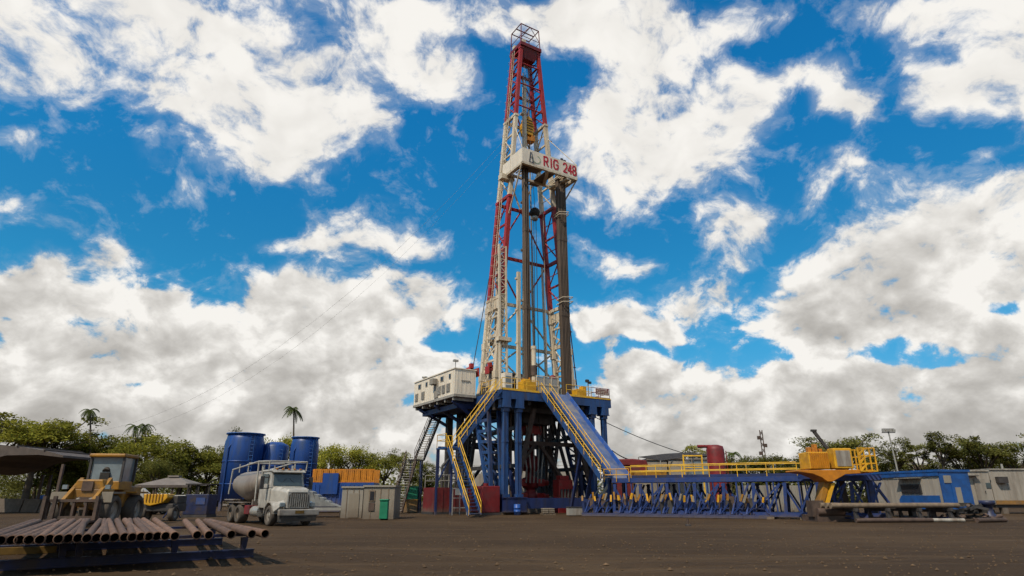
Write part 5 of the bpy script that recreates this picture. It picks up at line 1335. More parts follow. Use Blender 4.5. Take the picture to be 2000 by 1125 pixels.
# ------------------------------------------------------------------ left side: racks, vehicles, silos
def wheel(root, c, r, w, m='dusty', rim='grey', n=20, ax=(1, 0, 0)):
    """tyre with a rim under it; c: local centre, axle along ax"""
    c = Vector(c); ax = Vector(ax).normalized()
    u = Vector((0, 0, 1)); v = ax.cross(u)
    def ring(prof, name, mm, par):
        mb = MB(); vs = []
        for rr, x in prof:
            for i in range(n):
                t = 2 * math.pi * i / n; vs.append(c + ax * x + (u * math.cos(t) + v * math.sin(t)) * rr)
        fs = [(k * n + i, k * n + (i + 1) % n, (k + 1) * n + (i + 1) % n, (k + 1) * n + i) for k in range(len(prof) - 1) for i in range(n)]
        mb.add(vs, fs, 0, True); return mb.build(name, mm, par)
    h = w / 2
    o = ring([(r * .58, -h * .8), (r * .62, -h), (r * .9, -h), (r, -h * .75), (r * 1.0, 0), (r, h * .75), (r * .9, h), (r * .62, h), (r * .58, h * .8)], 'wheel', m, root)
    ring([(0, -h * .55), (r * .2, -h * .6), (r * .25, -h * .35), (r * .5, -h * .4), (r * .6, -h * .8), (r * .6, h * .8), (r * .5, h * .4), (r * .25, h * .35), (r * .2, h * .6), (0, h * .55)], 'rim', rim, o)
    return o
# ---- casing pipe on blue racks
PD = Vector((-0.527, 0.85, 0)); PX = Vector((0.85, 0.527, 0))
def prk(name, lab, a, b, loc):
    t = thing(name, lab, 'pipe rack', loc, R(31.8), 'blue pipe racks on the left'); return t
F0 = gz(-60, 1118); F1 = gz(492, 1088)
R0_ = gz(-60, 1083.5); R1 = gz(432, 1063.5)
def rackunit(A, Bq, lab, posts, ptop):
    d = Bq - A; rz = math.atan2(d.y, d.x); L = d.length
    t = thing('casing_rack', lab, 'pipe rack', A, rz, 'blue pipe racks on the left')
    mb = MB(); mb.beam((0, 0, .1), (L, 0, .1), .2, .16); mb.beam((0, 0, .2), (L, 0, .2), .3, .03); mb.beam((0, 0, .02), (L, 0, .02), .3, .03); mb.build('base_rail', 'rack', t)
    for x in posts:
        xx = x * L
        mb = MB(); mb.prism([(xx - .05, -.06, .2), (xx + .07, -.06, .2), (xx + .1, -.06, ptop), (xx - .08, -.06, ptop)], (0, .12, 0)); mb.build('post', 'rack', t)
    mb = MB(); mb.beam((0, 0, ptop + .06), (L, 0, ptop + .06), .12, .07); mb.build('top_rail', 'rack', t)
    return t
PT_ = .52
rackunit(F0, F1, 'front blue pipe rack nearest the camera under the casing ends', (.27, .325, .67, .955), PT_)
rackunit(R0_, R1, 'rear blue pipe rack under the far part of the casing', (.34, .66, .95), PT_)
PZ = PT_ + .10 + .101
mbp = MB(); L = 11.6; n = 14; ro, ri = .095, .084
vs = []
for rr, x in ((ri, .5), (ri, 0), (ro + .006, 0), (ro + .006, .28), (ro, .3), (ro, L)):
    for i in range(n):
        tt = 2 * math.pi * i / n; vs.append((rr * math.cos(tt), x, rr * math.sin(tt)))
fs = [(k * n + (i + 1) % n, k * n + i, (k + 1) * n + i, (k + 1) * n + (i + 1) % n) for k in range(5) for i in range(n)]
mbp.add(vs, fs[:n], 1, True); mbp.add(vs, fs[n:], 0, True); mbp.add(vs[:n], [tuple(range(n))], 1); mbp.add(vs[-n:], [tuple(range(n))[::-1]], 1)
proto = None; rnd = random.Random(9)
# pipe ends lie along a line: px from right (345) leftwards, spacing about 19 px
E0, E1 = gz(342, 1047, PZ), gz(-40, 1056.5, PZ)
NP = 22
Ls = (E1 - E0).length
for i in range(NP):
    e = E0.lerp(E1, i / (NP - 1)) + PD * rnd.uniform(-.12, .14) + PX * rnd.uniform(-.02, .02)
    if proto is None: o = mbp.build('casing_pipe', ['casing', 'bore']); proto = o
    else: o = proto.copy(); COL.objects.link(o)
    o.location = e; o.rotation_euler = (0, 0, R(31.8) + R(rnd.uniform(-1.3, 1.3)))
    tag(o, 'rusty casing pipe on the blue racks, %s from the right end of the full row' % ORD[i + 1], "pipe", "rusty casing pipes on the blue racks")
for i, (x, y, sw) in enumerate(((385, 1045, -3.5), (408, 1045, -4.5), (452, 1044, -3), (492, 1043, -1), (518, 1042.5, 1.5))):
    e = gz(x, y, PZ); o = proto.copy(); COL.objects.link(o); o.location = e; o.rotation_euler = (0, 0, R(31.8 + sw)); o.scale = (1, .8, 1)
    tag(o, 'rusty casing pipe lying loose on the rack end, %s from the right edge' % ORD[5 - i], 'pipe', 'loose casing pipes on the rack end')
p = gz(0, 1066, .3); mb = MB((p.x, p.y, 0)); mb.box((p.x - .9, p.y + .6, .1), (3.4, .24, .18), rz=R(31.8)); M['dullyellow'] = mat('faded_yellow_paint', (0.13, 0.075, 0.012), 0.8, var=0.5, scale=3)
tag(mb.build('timber_beam', 'dullyellow'), 'dull yellow beam lying on the dirt beneath the casing pipes', 'beam')
# ---- wheel loader facing the yard
lp = gz(188, 1026); 
ld = thing('wheel_loader', 'dirty yellow wheel loader with glazed cab parked behind the casing pipes', 'wheel loader', lp, R(8))
# local: x right in the picture, -y to the camera (front)
for x in (-1.15, 1.15):
    for y in (-1.5, 1.5): wheel(ld, (x, y, .82), .82, .66)
mb = MB(); mb.box((0, 1.6, 1.55), (1.9, 2.4, 1.2)); mb.box((0, 0.3, 1.2), (1.2, 1.2, .8)); mb.build('rear_body', 'machine', ld, bev=.08)
mb = MB(); mb.box((.15, -1.4, 1.5), (1.6, 1.3, .95)); mb.prism([(-.7, -2.05, 1.9), (.95, -2.05, 1.9), (.8, -2.05, 2.45), (-.5, -2.05, 2.45)], (0, .6, 0)); mb.build('front_frame', 'machine', ld, bev=.07)
mb = MB(); mb.box((.1, -2.08, 2.1), (.55, .1, .5)); mb.box((.1, -2.1, 1.4), (.9, .1, .25)); mb.build('front_recess', 'brown', ld)
mb = MB()
for x in (-.62, .86): mb.beam((x, -1.2, 2.4), (x, -3.0, 1.05), .2, .42)
mb.build('lift_arm', 'machine', ld, bev=.03)
mb = MB()
for x in (-.2, .45): mb.tube((x, -1.3, 1.7), (x, -2.7, 1.2), .1, n=8)
mb.build('hydraulic_ram', 'galv', ld)
mb = MB(); mb.box((.1, -3.1, .5), (2.7, .2, .16)); mb.box((.1, -3.1, 1.35), (2.7, .2, .14))
for x in (-1.15, -.5, .1, .7, 1.35): mb.box((x, -3.1, .92), (.12, .14, .8))
mb.build('fork_carriage', 'brown', ld)
for x in (-1.25, -.75, 1.3):
    mb = MB(); mb.box((x, -3.3, .95), (.16, .14, 1.25)); mb.beam((x, -3.3, .35), (x, -4.5, .3), .16, .1); mb.build('fork', 'brown', ld)
mb = MB(); mb.box((0.1, .45, 2.15), (1.75, 1.7, .5)); mb.build('cab_floor', 'machine', ld, bev=.05)
mb = MB(); mb.box((.1, .45, 3.05), (1.6, 1.55, 1.35)); mb.build('cab_glass', 'pglass', ld)
for x in (-.78, .98):
    for y in (-.37, 1.27): mb = MB(); mb.box((x, y, 3.05), (.12, .12, 1.4)); mb.build('cab_post', 'steel', ld)
mb = MB(); mb.box((.1, .4, 3.82), (1.95, 1.95, .2)); mb.build('cab_roof', 'machine', ld, bev=.06)
mb = MB(); mb.box((.1, -.3, 2.62), (.5, .3, .5)); mb.tube((.1, -.32, 2.9), (.1, -.1, 3.1), .22, n=12); mb.build('seat', 'rubber', ld)
for x in (-1.15, 1.15):
    mb = MB(); mb.box((x, -1.5, 1.75), (.8, 1.5, .1)); mb.box((x, -2.25, 1.5), (.8, .08, .5)); mb.build('mudguard', 'tan', ld)
    mb = MB(); mb.box((x, 1.5, 1.78), (.8, 1.7, .1)); mb.build('mudguard', 'machine', ld)
mb = MB(); mb.beam((-1.3, 0, 1.2), (-.9, .4, 3.4), .05); mb.beam((-1.55, -.1, 1.0), (-1.0, -.1, 2.3), .07); mb.box((-1.3, .2, 1.0), (.5, .7, .1)); mb.build('access_ladder', 'machine', ld)
mb = MB()
for x in (-.95, 1.2): mb.box((x, -2.2, 2.05), (.25, .15, .22))
mb.build('headlight', 'pglass', ld)
mb = MB(); mb.tube((.6, 2.0, 2.1), (.6, 2.0, 3.2), .08, n=8); mb.build('exhaust', 'steel', ld)
# ---- backhoe bucket and arm to the right of the loader
bp = gz(302, 1018)
bh = thing('backhoe', 'backhoe with a white boom and a yellow bucket right of the wheel loader', 'backhoe', bp)
k = 1 / scl(bp.y, 1)
def bq(x, y): q = at(x, y, bp.y) - bp; return Vector((q.x, q.y, q.z))
mb = MB(); pp = [bq(289, 965), bq(334, 965), bq(335, 972), bq(325, 982), bq(300, 988), bq(289, 985)]; mb.prism([p + Vector((0, -.5, 0)) for p in pp], (0, 1.0, 0)); bk = mb.build('bucket', 'oyellow', bh, bev=.04)
for i in range(6):
    mb = MB(); q = bq(296 + 6 * i, 966); mb.box((q.x, -.52, q.z - .2), (.06, .06, .5)); mb.build('bucket_rib', 'machine', bk)
mb = MB(); mb.beam(bq(277, 957), bq(289, 968), .3, .35); mb.beam(bq(277, 957), bq(279, 975), .45, .4); mb.build('boom', 'truck', bh, bev=.04)
mb = MB(); mb.beam(bq(287, 968), bq(280, 1008), .3, .3); mb.beam(bq(289, 966), bq(284, 990), .2, .3); mb.build('dipper_arm', 'machine', bh, bev=.03)
mb = MB(); mb.box((0.2, .6, .85), (2.0, 1.8, .5)); mb.box((.5, .8, 1.35), (1.4, 1.2, .5)); mb.build('chassis', 'steel', bh, bev=.05)
for x in (-.7, 1.1): wheel(bh, (x, .1, .5), .5, .35)
# ---- stacked oddments between loader and truck
ub = gz(388, 1010)
t = thing('dark_blue_skid_unit', 'dark blue open equipment skid with black top left of the silver truck', 'skid', ub)
w = 46 / scl(ub.y, 1)
mb = MB(); mb.box((0, 0, .95), (w, 1.6, 1.5)); mb.build('body', 'rack', t, bev=.04)
mb = MB(); mb.box((0, 0, .1), (w + .1, 1.7, .2)); mb.build('base', 'steel', t)
mb = MB()
for x in (-w / 2 + .1, 0, w / 2 - .1): mb.box((x, -.7, 2.05), (.1, .1, .7)); mb.box((x, .7, 2.05), (.1, .1, .7))
mb.box((0, 0, 2.45), (w + .15, 1.7, .1)); mb.build('roof_frame', 'black', t)
mb = MB(); mb.box((.35, -.82, 1.2), (.7, .05, .5)); mb.build('panel', 'silo', t)
for lab, x, y, Y, m in (('dusty white pickup parked beneath the grey gazebo', 356, 988, 60, 'truck'), ('dusty white pickup half hidden behind the backhoe', 262, 985, 58, 'truck')):
    p = at(x, 1000, Y); p.z = 0
    t = thing('pickup_truck', lab, 'pickup', p, R(10))
    mb = MB(); mb.prism([(-2.3, -.85, .45), (2.3, -.85, .45), (2.35, -.85, .95), (1.1, -.85, 1.05), (.6, -.85, 1.65), (-.7, -.85, 1.65), (-.9, -.85, 1.05), (-2.35, -.85, 1.0)], (0, 1.7, 0)); mb.build('body', m, t, bev=.08)
    mb = MB(); mb.prism([(.95, -.87, 1.08), (.55, -.87, 1.55), (-.6, -.87, 1.55), (-.75, -.87, 1.08)], (0, 1.74, 0)); mb.build('window', 'glass', t)
    for xx in (-1.4, 1.4):
        for yy in (-.75, .75): wheel(t, (xx, yy, .36), .36, .22, 'rubber', ax=(0, 1, 0), n=14)
# tangle of hoses / bikes near the rack
p = gz(335, 1012)
t = thing('hose_reel', 'dark hose reel with coiled hoses beside the yellow bucket', 'hose reel', p)
mb = MB()
for kk in range(6):
    r = .5 - .04 * kk; mb.path([(r * math.cos(a * .5236) , .3 * math.sin(kk), .7 + r * math.sin(a * .5236)) for a in range(13)], .05, 5)
mb.build('hose', 'steel', t)
mb = MB(); mb.beam((-.5, -.3, 0), (0, -.3, .75), .08); mb.beam((.5, -.3, 0), (0, -.3, .75), .08); mb.beam((-.5, .3, 0), (0, .3, .75), .08); mb.beam((.5, .3, 0), (0, .3, .75), .08); mb.tube((0, -.4, .75), (0, .4, .75), .07); mb.build('stand', 'rack', t)
# ---- bulk cement truck
tp = gz(563, 1026.5)
M['dullyellow'] = M.get('dullyellow')
tk = thing('bulk_tanker_truck', 'dusty white bonneted truck carrying a grey hopper tank', 'truck', tp, R(41))
# local frame: -y is the driving direction, front axle at y=0
for x in (-1.02, 1.02): wheel(tk, (x, .1, .54), .54, .34, 'dusty', 'truck')
for y in (5.0, 6.35):
    for x in (-.98, .98): wheel(tk, (x, y, .54), .54, .55, 'dusty', 'tank')
mb = MB(); mb.box((-.4, 3.4, .95), (.16, 8.2, .3)); mb.box((.4, 3.4, .95), (.16, 8.2, .3)); mb.box((0, 7.2, .95), (1.9, .2, .25)); mb.build('chassis', 'steel', tk)
mb = MB()     # hood: sections along y
secs = [(-1.05, .62, .98, 1.78), (-.95, .72, .92, 1.95), (-.2, .82, .9, 2.05), (.75, .95, .9, 2.12)]
vs = []
for y, w, z0, z1 in secs: vs += [(-w, y, z0), (-w, y, z1 - .18), (-w * .8, y, z1), (w * .8, y, z1), (w, y, z1 - .18), (w, y, z0)]
fs = [(0, 1, 2, 3, 4, 5)]
for s_ in range(3):
    for i in range(5): fs.append((s_ * 6 + i + 1, s_ * 6 + i, s_ * 6 + 6 + i, s_ * 6 + 7 + i))
fs.append((23, 22, 21, 20, 19, 18)); mb.add(vs, fs); mb.build('hood', 'truck', tk, bev=.05)
mb = MB(); mb.prism([(-.58, -1.09, .98), (.58, -1.09, .98), (.58, -1.09, 1.6), (.42, -1.09, 1.76), (-.42, -1.09, 1.76), (-.58, -1.09, 1.6)], (0, .06, 0)); gr = mb.build('grille', 'brown', tk)
mb = MB()
for i in range(9): mb.box((-.48 + .12 * i, -1.11, 1.35), (.03, .03, .7))
mb.build('grille_bar', 'galv', gr)
for s in (-1, 1):
    mb = MB(); prof = []
    for i in range(9):
        a = math.pi * (i / 8); prof.append((-.66 * math.cos(a) * 1.05, .62 + .66 * math.sin(a)))
    inner = [(.9 * y, z - .06 if z > .63 else z) for y, z in prof[::-1]]
    poly = [(s * .78, y + .1, z + .02) for y, z in prof + inner]; mb.prism(poly, (s * .44, 0, 0)); mb.prism([(s * .72, -.72, .75), (s * 1.2, -.66, .75), (s * 1.2, -.5, 1.05), (s * .72, -.95, 1.25)], (0, .18, .12)); mb.build('mudguard', 'truck', tk)
    mb = MB(); mb.box((s * .86, -.98, 1.12), (.3, .12, .24)); mb.build('headlight', 'pglass', tk, bev=.04)
mb = MB(); mb.box((0, -1.25, .72), (2.3, .25, .34)); mb.build('bumper', 'truck', tk, bev=.05)
mb = MB(); mb.box((0, -1.1, .42), (2.0, .5, .3)); mb.build('valance', 'rubber', tk)
mb = MB(); mb.box((0, 1.45, 1.45), (2.1, 1.5, 1.1)); mb.prism([(-1.03, .72, 2.0), (1.03, .72, 2.0), (.95, .92, 2.95), (-.95, .92, 2.95)], (0, 1.25, 0)); mb.box((0, 1.5, 2.98), (2.0, 1.5, .14)); mb.build('cab', 'truck', tk, bev=.06)
mb = MB(); mb.prism([(-.86, .7, 2.14), (.86, .7, 2.14), (.8, .87, 2.84), (-.8, .87, 2.84)], (0, -.02, 0)); mb.build('windscreen', 'glass', tk)
for s in (-1, 1):
    mb = MB(); mb.box((s * 1.07, 1.45, 1.6), (.04, 1.05, 1.3)); d = mb.build('door', 'truck', tk)
    mb = MB(); mb.box((s * 1.05, 1.45, 2.5), (.05, .85, .6)); mb.build('side_window', 'glass', d)
    mb = MB(); mb.box((s * 1.45, .85, 2.3), (.2, .12, .7)); mb.path([(s * 1.03, .9, 2.6), (s * 1.45, .85, 2.6)], .025, 4); mb.path([(s * 1.03, .9, 2.0), (s * 1.45, .85, 2.0)], .025, 4); mb.build('mirror', 'steel', tk)
    mb = MB(); mb.tube((s * .9, 2.45, 1.2), (s * .9, 2.45, 3.35), .09, n=8); mb.build('exhaust_stack', 'galv', tk)
    mb = MB(); mb.tube((s * .85, 2.0, .72), (s * .85, 3.3, .72), .3, n=12); mb.build('fuel_tank', 'galv', tk)
# hopper tank: barrel with conical belly
mb = MB(); secs = []
N_ = 20; vs = []
for y, rx, zt, zb in ((2.75, .15, 2.5, 2.1), (2.9, .95, 2.95, 1.75), (3.5, 1.15, 3.1, 1.45), (5.2, 1.15, 3.1, 1.12), (6.9, 1.15, 3.1, 1.5), (7.5, .95, 2.95, 1.9), (7.6, .15, 2.5, 2.2)):
    cz = (zt + zb) / 2; rz_ = (zt - zb) / 2
    for i in range(N_):
        a = 2 * math.pi * i / N_; vs.append((rx * math.cos(a), y, cz + rz_ * math.sin(a)))
mb.add(vs, [(k * N_ + (i + 1) % N_, k * N_ + i, (k + 1) * N_ + i, (k + 1) * N_ + (i + 1) % N_) for k in range(6) for i in range(N_)], 0, True); mb.build('tank', 'tank', tk)
mb = MB()
for y in (3.5, 6.9): mb.box((0, y, 1.2), (1.9, .15, .35))
mb.box((0, 5.2, 1.05), (1.0, 3.8, .12)); mb.build('tank_saddle', 'tank', tk)
mb = MB()
for s in (-1, 1):
    mb.path([(s * 1.12, 7.5, 1.7), (s * 1.12, 7.3, 3.2), (s * 1.12, 2.7, 3.55), (s * 1.12, .9, 3.5)], .05, 6)
    for y in (2.7, 4.4, 6.0): mb.tube((s * 1.12, y, 3.0), (s * 1.12, y, 3.5), .035, n=5)
    mb.tube((s * 1.12, .9, 3.5), (s * 1.12, .95, 3.0), .04, n=5); mb.tube((s * 1.12, 2.6, 1.3), (s * 1.12, 2.7, 3.5), .05, n=6)
for y in (.9, 2.7, 4.4): mb.tube((-1.12, y, 3.52), (1.12, y, 3.52), .04, n=5)
mb.build('guard_frame', 'truck', tk)
mb = MB(); mb.prism([(-.98, .62, 2.88), (.98, .62, 2.88), (.95, .95, 3.02), (-.95, .95, 3.02)], (0, 0, .04)); mb.build('sun_visor', 'truck', tk)
for i in range(5): mb = MB(); mb.box((-.7 + .35 * i, .78, 3.08), (.1, .08, .07)); mb.build('marker_lamp', 'orange', tk)
mb = MB(); mb.box((0, -1.39, .74), (.5, .02, .16)); mb.build('number_plate', 'dullyellow', tk)
mb = MB()
for s in (-1, 1): mb.beam((s * .55, .69, 2.12), (s * .1, .78, 2.55), .02)
mb.build('wiper', 'rubber', tk)
mb = MB(); mb.box((0, -1.07, 1.37), (1.26, .04, .86)); mb.build('grille_surround', 'galv', tk)
for s in (-1, 1): mb = MB(); mb.box((s * 1.1, 1.3, .75), (.3, .6, .05)); mb.box((s * 1.1, 1.3, .5), (.3, .6, .05)); mb.build('cab_step', 'steel', tk)
mb = MB(); mb.box((0, 7.9, 1.0), (2.3, .9, .12)); mb.box((-1.0, 7.0, 1.35), (.45, 1.8, .08)); mb.box((1.0, 5.7, 1.2), (.5, 2.9, .06)); mb.box((-1.0, 5.7, 1.2), (.5, 2.9, .06)); mb.build('rear_mudguard', 'tank', tk, bev=.03)
mb = MB(); mb.box((-.95, 3.6, .8), (.5, .8, .5)); mb.build('toolbox', 'dred', tk, bev=.03)
# ---- tarpaulin covered trailer
p = gz(640, 1010)
t = thing('tarped_trailer', 'low flat trailer loaded with sheets under a creased grey tarpaulin', 'trailer', p, R(8))
mb = MB()
for i in range(7):
    x = -1.7 + .42 * i; zt = 2.2 - .23 * i
    mb.prism([(x, -1.0, .8), (x + .5, -1.0, .8), (x + .22 - .1, -1.0, zt - .1), (x - .2, -1.0, zt)], (0, 2.0, 0))
mb.build('tarpaulin', 'tarp', t, bev=.06)
mb = MB(); mb.box((0, 0, .62), (4.4, 2.0, .22)); mb.build('bed', 'galv', t)
for x in (-1.2, 1.3):
    for y in (-.85, .85): wheel(t, (x, y, .34), .34, .24, 'rubber', ax=(0, 1, 0), n=14)
mb = MB(); mb.beam((2.2, 0, .55), (3.0, 0, .4), .14); mb.lathe((2.5, -.3, 0), [(0, 0), (.3, 0), (.35, .5), (.2, .9), (0, .95)], 12); mb.build('drawbar', 'rubber', t)
# ---- tan cabins and green bin
for lab, xa, xb, yt, yb, m in (('pale flat roofed cabin beside the tarpaulin trailer', 664, 706, 953, 1012, 'tan2'), ('tan flat roofed cabin with narrow windows left of the steep stairway', 707, 768, 951, 1014, 'tan')):
    p = gz((xa + xb) / 2, yb); Y = p.y; w = (xb - xa) / scl(Y, 1.5); z = at(xa, yt, Y).z
    t = thing('flat_roofed_cabin', lab, 'cabin', p, R(0))
    mb = MB(); mb.box((0, 1.3, z / 2), (w - .04, 2.6, z))
    mb.build('wall', m, t)
    mb = MB(); mb.box((0, 1.3, z + .06), (w + .1, 2.8, .12)); mb.build('roof', 'tan2', t)
    mb = MB()
    for kx in (-.25, .05, .3): mb.box((kx * w, -.015, z / 2), (.05, .03, z - .1))
    mb.build('panel_joint', 'wood', t)
    if m == 'tan':
        mb = MB(); mb.box((-.22 * w, -.03, z * .72), (.42, .06, .75)); f = mb.build('window', 'wood', t)
        mb = MB(); mb.box((-.22 * w, -.07, z * .72), (.3, .02, .6)); mb.build('pane', 'window', f)
        mb = MB(); mb.box((-.22 * w, -.03, z * .38), (.42, .06, .55)); mb.build('vent', 'brown', t)
    else:
        mb = MB(); mb.box((0.1 * w, -.03, z * .42), (.75, .06, z * .8)); mb.build('door', 'tan', t)
p = gz(749, 1016)
t = thing('green_bin', 'bright green upright bin standing in front of the tan cabin', 'bin', p)
mb = MB(); mb.box((0, 0, .68), (.55, .5, 1.2)); mb.build('body', 'green', t, bev=.04)
mb = MB(); mb.box((0, -.02, 1.32), (.62, .58, .1)); mb.build('lid', 'green', t, bev=.03)
mb = MB(); mb.tube((-.25, .2, .08), (.25, .2, .08), .08, n=8); mb.build('wheel', 'rubber', t)
p = gz(763, 1013)
t = thing('tan_locker', 'narrow tan locker standing right of the green bin', 'locker', p)
mb = MB(); mb.box((0, .3, .7), (.45, .5, 1.4)); mb.build('body', 'tan', t, bev=.03); mb = MB(); mb.box((0, .03, .75), (.38, .04, 1.2)); mb.build('door', 'wood', t)
for lab, x, z0, m in (('yellow box standing behind the lower flight of the dark stairway', 803, 0, 'machine'), ('olive box stacked on the yellow box behind the dark stairway', 803, 1.25, 'green')):
    p = at(x, 1000, 64.5); p.z = z0
    t = thing('storage_box', lab, 'box', p)
    mb = MB(); mb.box((0, 0, .6), (1.3, 1.0, 1.16)); mb.build('body', m, t, bev=.04); mb = MB(); mb.box((0, 0, 1.2), (1.36, 1.06, .08)); mb.build('lid', m, t)
# ---- silos
for lab, xl, xr, yt, Y, kind in (('tallest blue silo at the left of the three', 440, 512, 848, 72, 0), ('shorter blue silo with a domed roof in the middle', 509, 559, 863, 74, 1), ('blue silo right of the palm trunk', 565, 618, 855, 73, 2)):
    c = at((xl + xr) / 2 - (6 if kind == 0 else 2), 930, Y); z = at(xr, yt, Y).z; r = (xr - xl) / 2 / scl(Y, 6)
    c.z = 0
    t = thing('silo', lab, 'silo', c, 0, 'blue silos behind the truck')
    if kind == 1: prof = [(0, .9), (r, 1.1), (r, z - .55), (r * .9, z - .35), (r * .45, z - .05), (0, z)]
    else: prof = [(0, .9), (r, 1.1), (r, z - .9), (r * .94, z - .55), (r * .9, z - .05), (0, z)]
    mb = MB(); mb.lathe((0, 0, 0), prof, 28)
    for q in (.33, .62): mb.lathe((0, 0, 0), [(r, z * q), (r + .06, z * q + .02), (r + .06, z * q + .12), (r, z * q + .14)], 28)
    mb.build('body', 'silo', t)
    if kind != 1:
        mb = MB(); pts = [(r * .92 * math.cos(a * .3927), r * .92 * math.sin(a * .3927), z) for a in range(17)]
        mb.lathe((0, 0, 0), [(r * .95, z - .1), (r * 1.0, z - .08), (r * 1.0, z + .04), (r * .9, z + .05)], 28); mb.build('roof_rim', 'tblue', t)
    mb = MB()
    for dx in (-.22, .22): mb.tube((r * .72 + dx, -r * .78, 1), (r * .72 + dx, -r * .78, z - .4), .035, n=5)
    for kk in range(int((z - 1.2) / .4)): mb.tube((r * .72 - .22, -r * .78, 1 + .4 * kk), (r * .72 + .22, -r * .78, 1 + .4 * kk), .025, n=4)
    mb.build('ladder', 'tblue', t)
    mb = MB(); mb.path([(-r * .45, -r * .95, .9), (-r * .45, -r * .95, z * .8), (-r * .3, -r * .9, z * .86)], .09, 8); mb.build('fill_pipe', 'silo', t)
    for kk in range(4):
        a = math.pi / 4 + kk * math.pi / 2; mb = MB(); mb.box((r * .85 * math.cos(a), r * .85 * math.sin(a), .55), (.3, .3, 1.1)); mb.build('leg', 'silo', t)
# ---- blue mud container with orange fence on top
p = at(672, 1000, 66); p.z = 0; S = scl(66, 3)
t = thing('blue_mud_container', 'large blue steel container behind the tan cabins with an orange fenced top', 'container', p)
w = 118 / S; zc = at(672, 943, 66).z; zt = at(672, 917, 66).z
mb = MB(); mb.box((0, 0, zc / 2 + .05), (w, 2.6, zc - .1))
for i in range(14): mb.box((-w / 2 + .3 + (w - .6) * i / 13, -1.32, zc / 2 + .05), (.12, .08, zc - .5))
mb.build('body', 'silo', t)
mb = MB(); mb.box((-.2 * w, -1.45, zc - .1), (w * .25, .2, 2.0)); mb.build('side_panel', 'silo', t)
mb = MB()
for i in range(30): mb.box((-w / 2 + .06 + (w - .12) * i / 29, -1.25, (zc + zt) / 2), (.13 if i % 3 else .24, .07, zt - zc - .06))
mb.box((0, -1.2, zt - .08), (w, .1, .16)); mb.box((0, -1.2, zc + .12), (w, .1, .2)); mb.box((0, -1.16, (zc + zt) / 2), (w * .96, .04, (zt - zc) * .8)); mb.build('fence', 'orange', t)
mb = MB(); mb.box((0, 1.25, (zc + zt) / 2), (w, .08, zt - zc)); mb.build('fence', 'orange', t)
# ---- gazebo, canopy, barriers
p = at(330, 1000, 82); p.z = 0; S = scl(82, 3); z0, z1 = at(330, 948, 82).z, at(330, 932, 82).z; w = 108 / S
t = thing('gazebo', 'open gazebo with a low grey hipped roof right of the wheel loader', 'gazebo', p)
mb = MB(); mb.add([(-w / 2, -2.5, z0), (w / 2, -2.5, z0), (w / 2, 2.5, z0), (-w / 2, 2.5, z0), (-.6, 0, z1), (.6, 0, z1)], [(0, 1, 5, 4), (1, 2, 5), (2, 3, 4, 5), (3, 0, 4), (3, 2, 1, 0)]); mb.box((0, 0, z1 + .1), (1.4, .8, .2)); mb.build('roof', 'groof', t)
mb = MB(); mb.box((0, -2.45, z0 - .15), (w - .1, .12, .28)); mb.build('fascia', 'roof', t)
for x in (-w / 2 + .3, -w / 6, w / 6, w / 2 - .3):
    for y in (-2.2, 2.2): mb = MB(); mb.box((x, y, z0 / 2), (.16, .16, z0 - .02)); mb.build('post', 'brown', t)
p = at(60, 1000, 62); p.z = 0
t = thing('open_shed', 'open shed with a curved dark sheet roof on posts at the far left', 'shed', p)
V = [at(x, y, 62) - p for x, y in ((-60, 885), (20, 873), (80, 876), (130, 884), (165, 893), (165, 897), (120, 892), (60, 893), (20, 902), (0, 912), (-60, 925))]
mb = MB(); mb.prism([(v.x, -3, v.z) for v in V], (0, 9, 0))
for i in range(1, 4):
    v = V[i]; mb.box((v.x, 1.5, v.z + .05), (.12, 9.2, .12))
mb.build('roof', 'roof', t)
for x in (4, 21, 158):
    q = at(x, 920, 62) - p
    for y in (-2.6, 5.6): mb = MB(); zz = 4.4 if x > 100 else 3.7; mb.box((q.x, y, zz / 2 - .02), (.22, .22, zz)); mb.build('post', 'brown', t)
for i, (xa, xb, lab) in enumerate(((-40, 44, 'rough grey concrete barrier block at the left edge of the yard'), (45, 78, 'short grey concrete barrier block second from the left edge'), (79, 128, 'grey concrete barrier block beside the wheel loader fork'))):
    A, Bq = at(xa, 1000, 66), at(xb, 1000, 66); w = Bq.x - A.x; z = at(50, 974, 66).z
    c = Vector(((A.x + Bq.x) / 2, 66, 0)); mb = MB(c)
    mb.prism([(c.x - w / 2 + .03, 65.5, 0), (c.x - w / 2 + .03, 66.5, 0), (c.x - w / 2 + .03, 66.2, z - .03 * i), (c.x - w / 2 + .03, 65.8, z - .03 * i)], (w - .06, 0, 0))
    tag(mb.build('concrete_barrier', 'concrete', bev=.04), lab, 'barrier', 'concrete barriers on the left')
p = at(74, 1000, 70); p.z = 0
t = thing('blue_drum', 'blue drum showing over the concrete barriers', 'drum', p); z = at(74, 967, 70).z
mb = MB(); mb.lathe((0, 0, 0), [(0, 0), (.45, 0), (.45, z), (0, z)], 16); mb.build('body', 'tblue', t)
mb = MB(); mb.lathe((0, 0, 0), [(.47, z * .5), (.48, z * .52), (.47, z * .55)], 16); mb.build('hoop', 'silo', t)
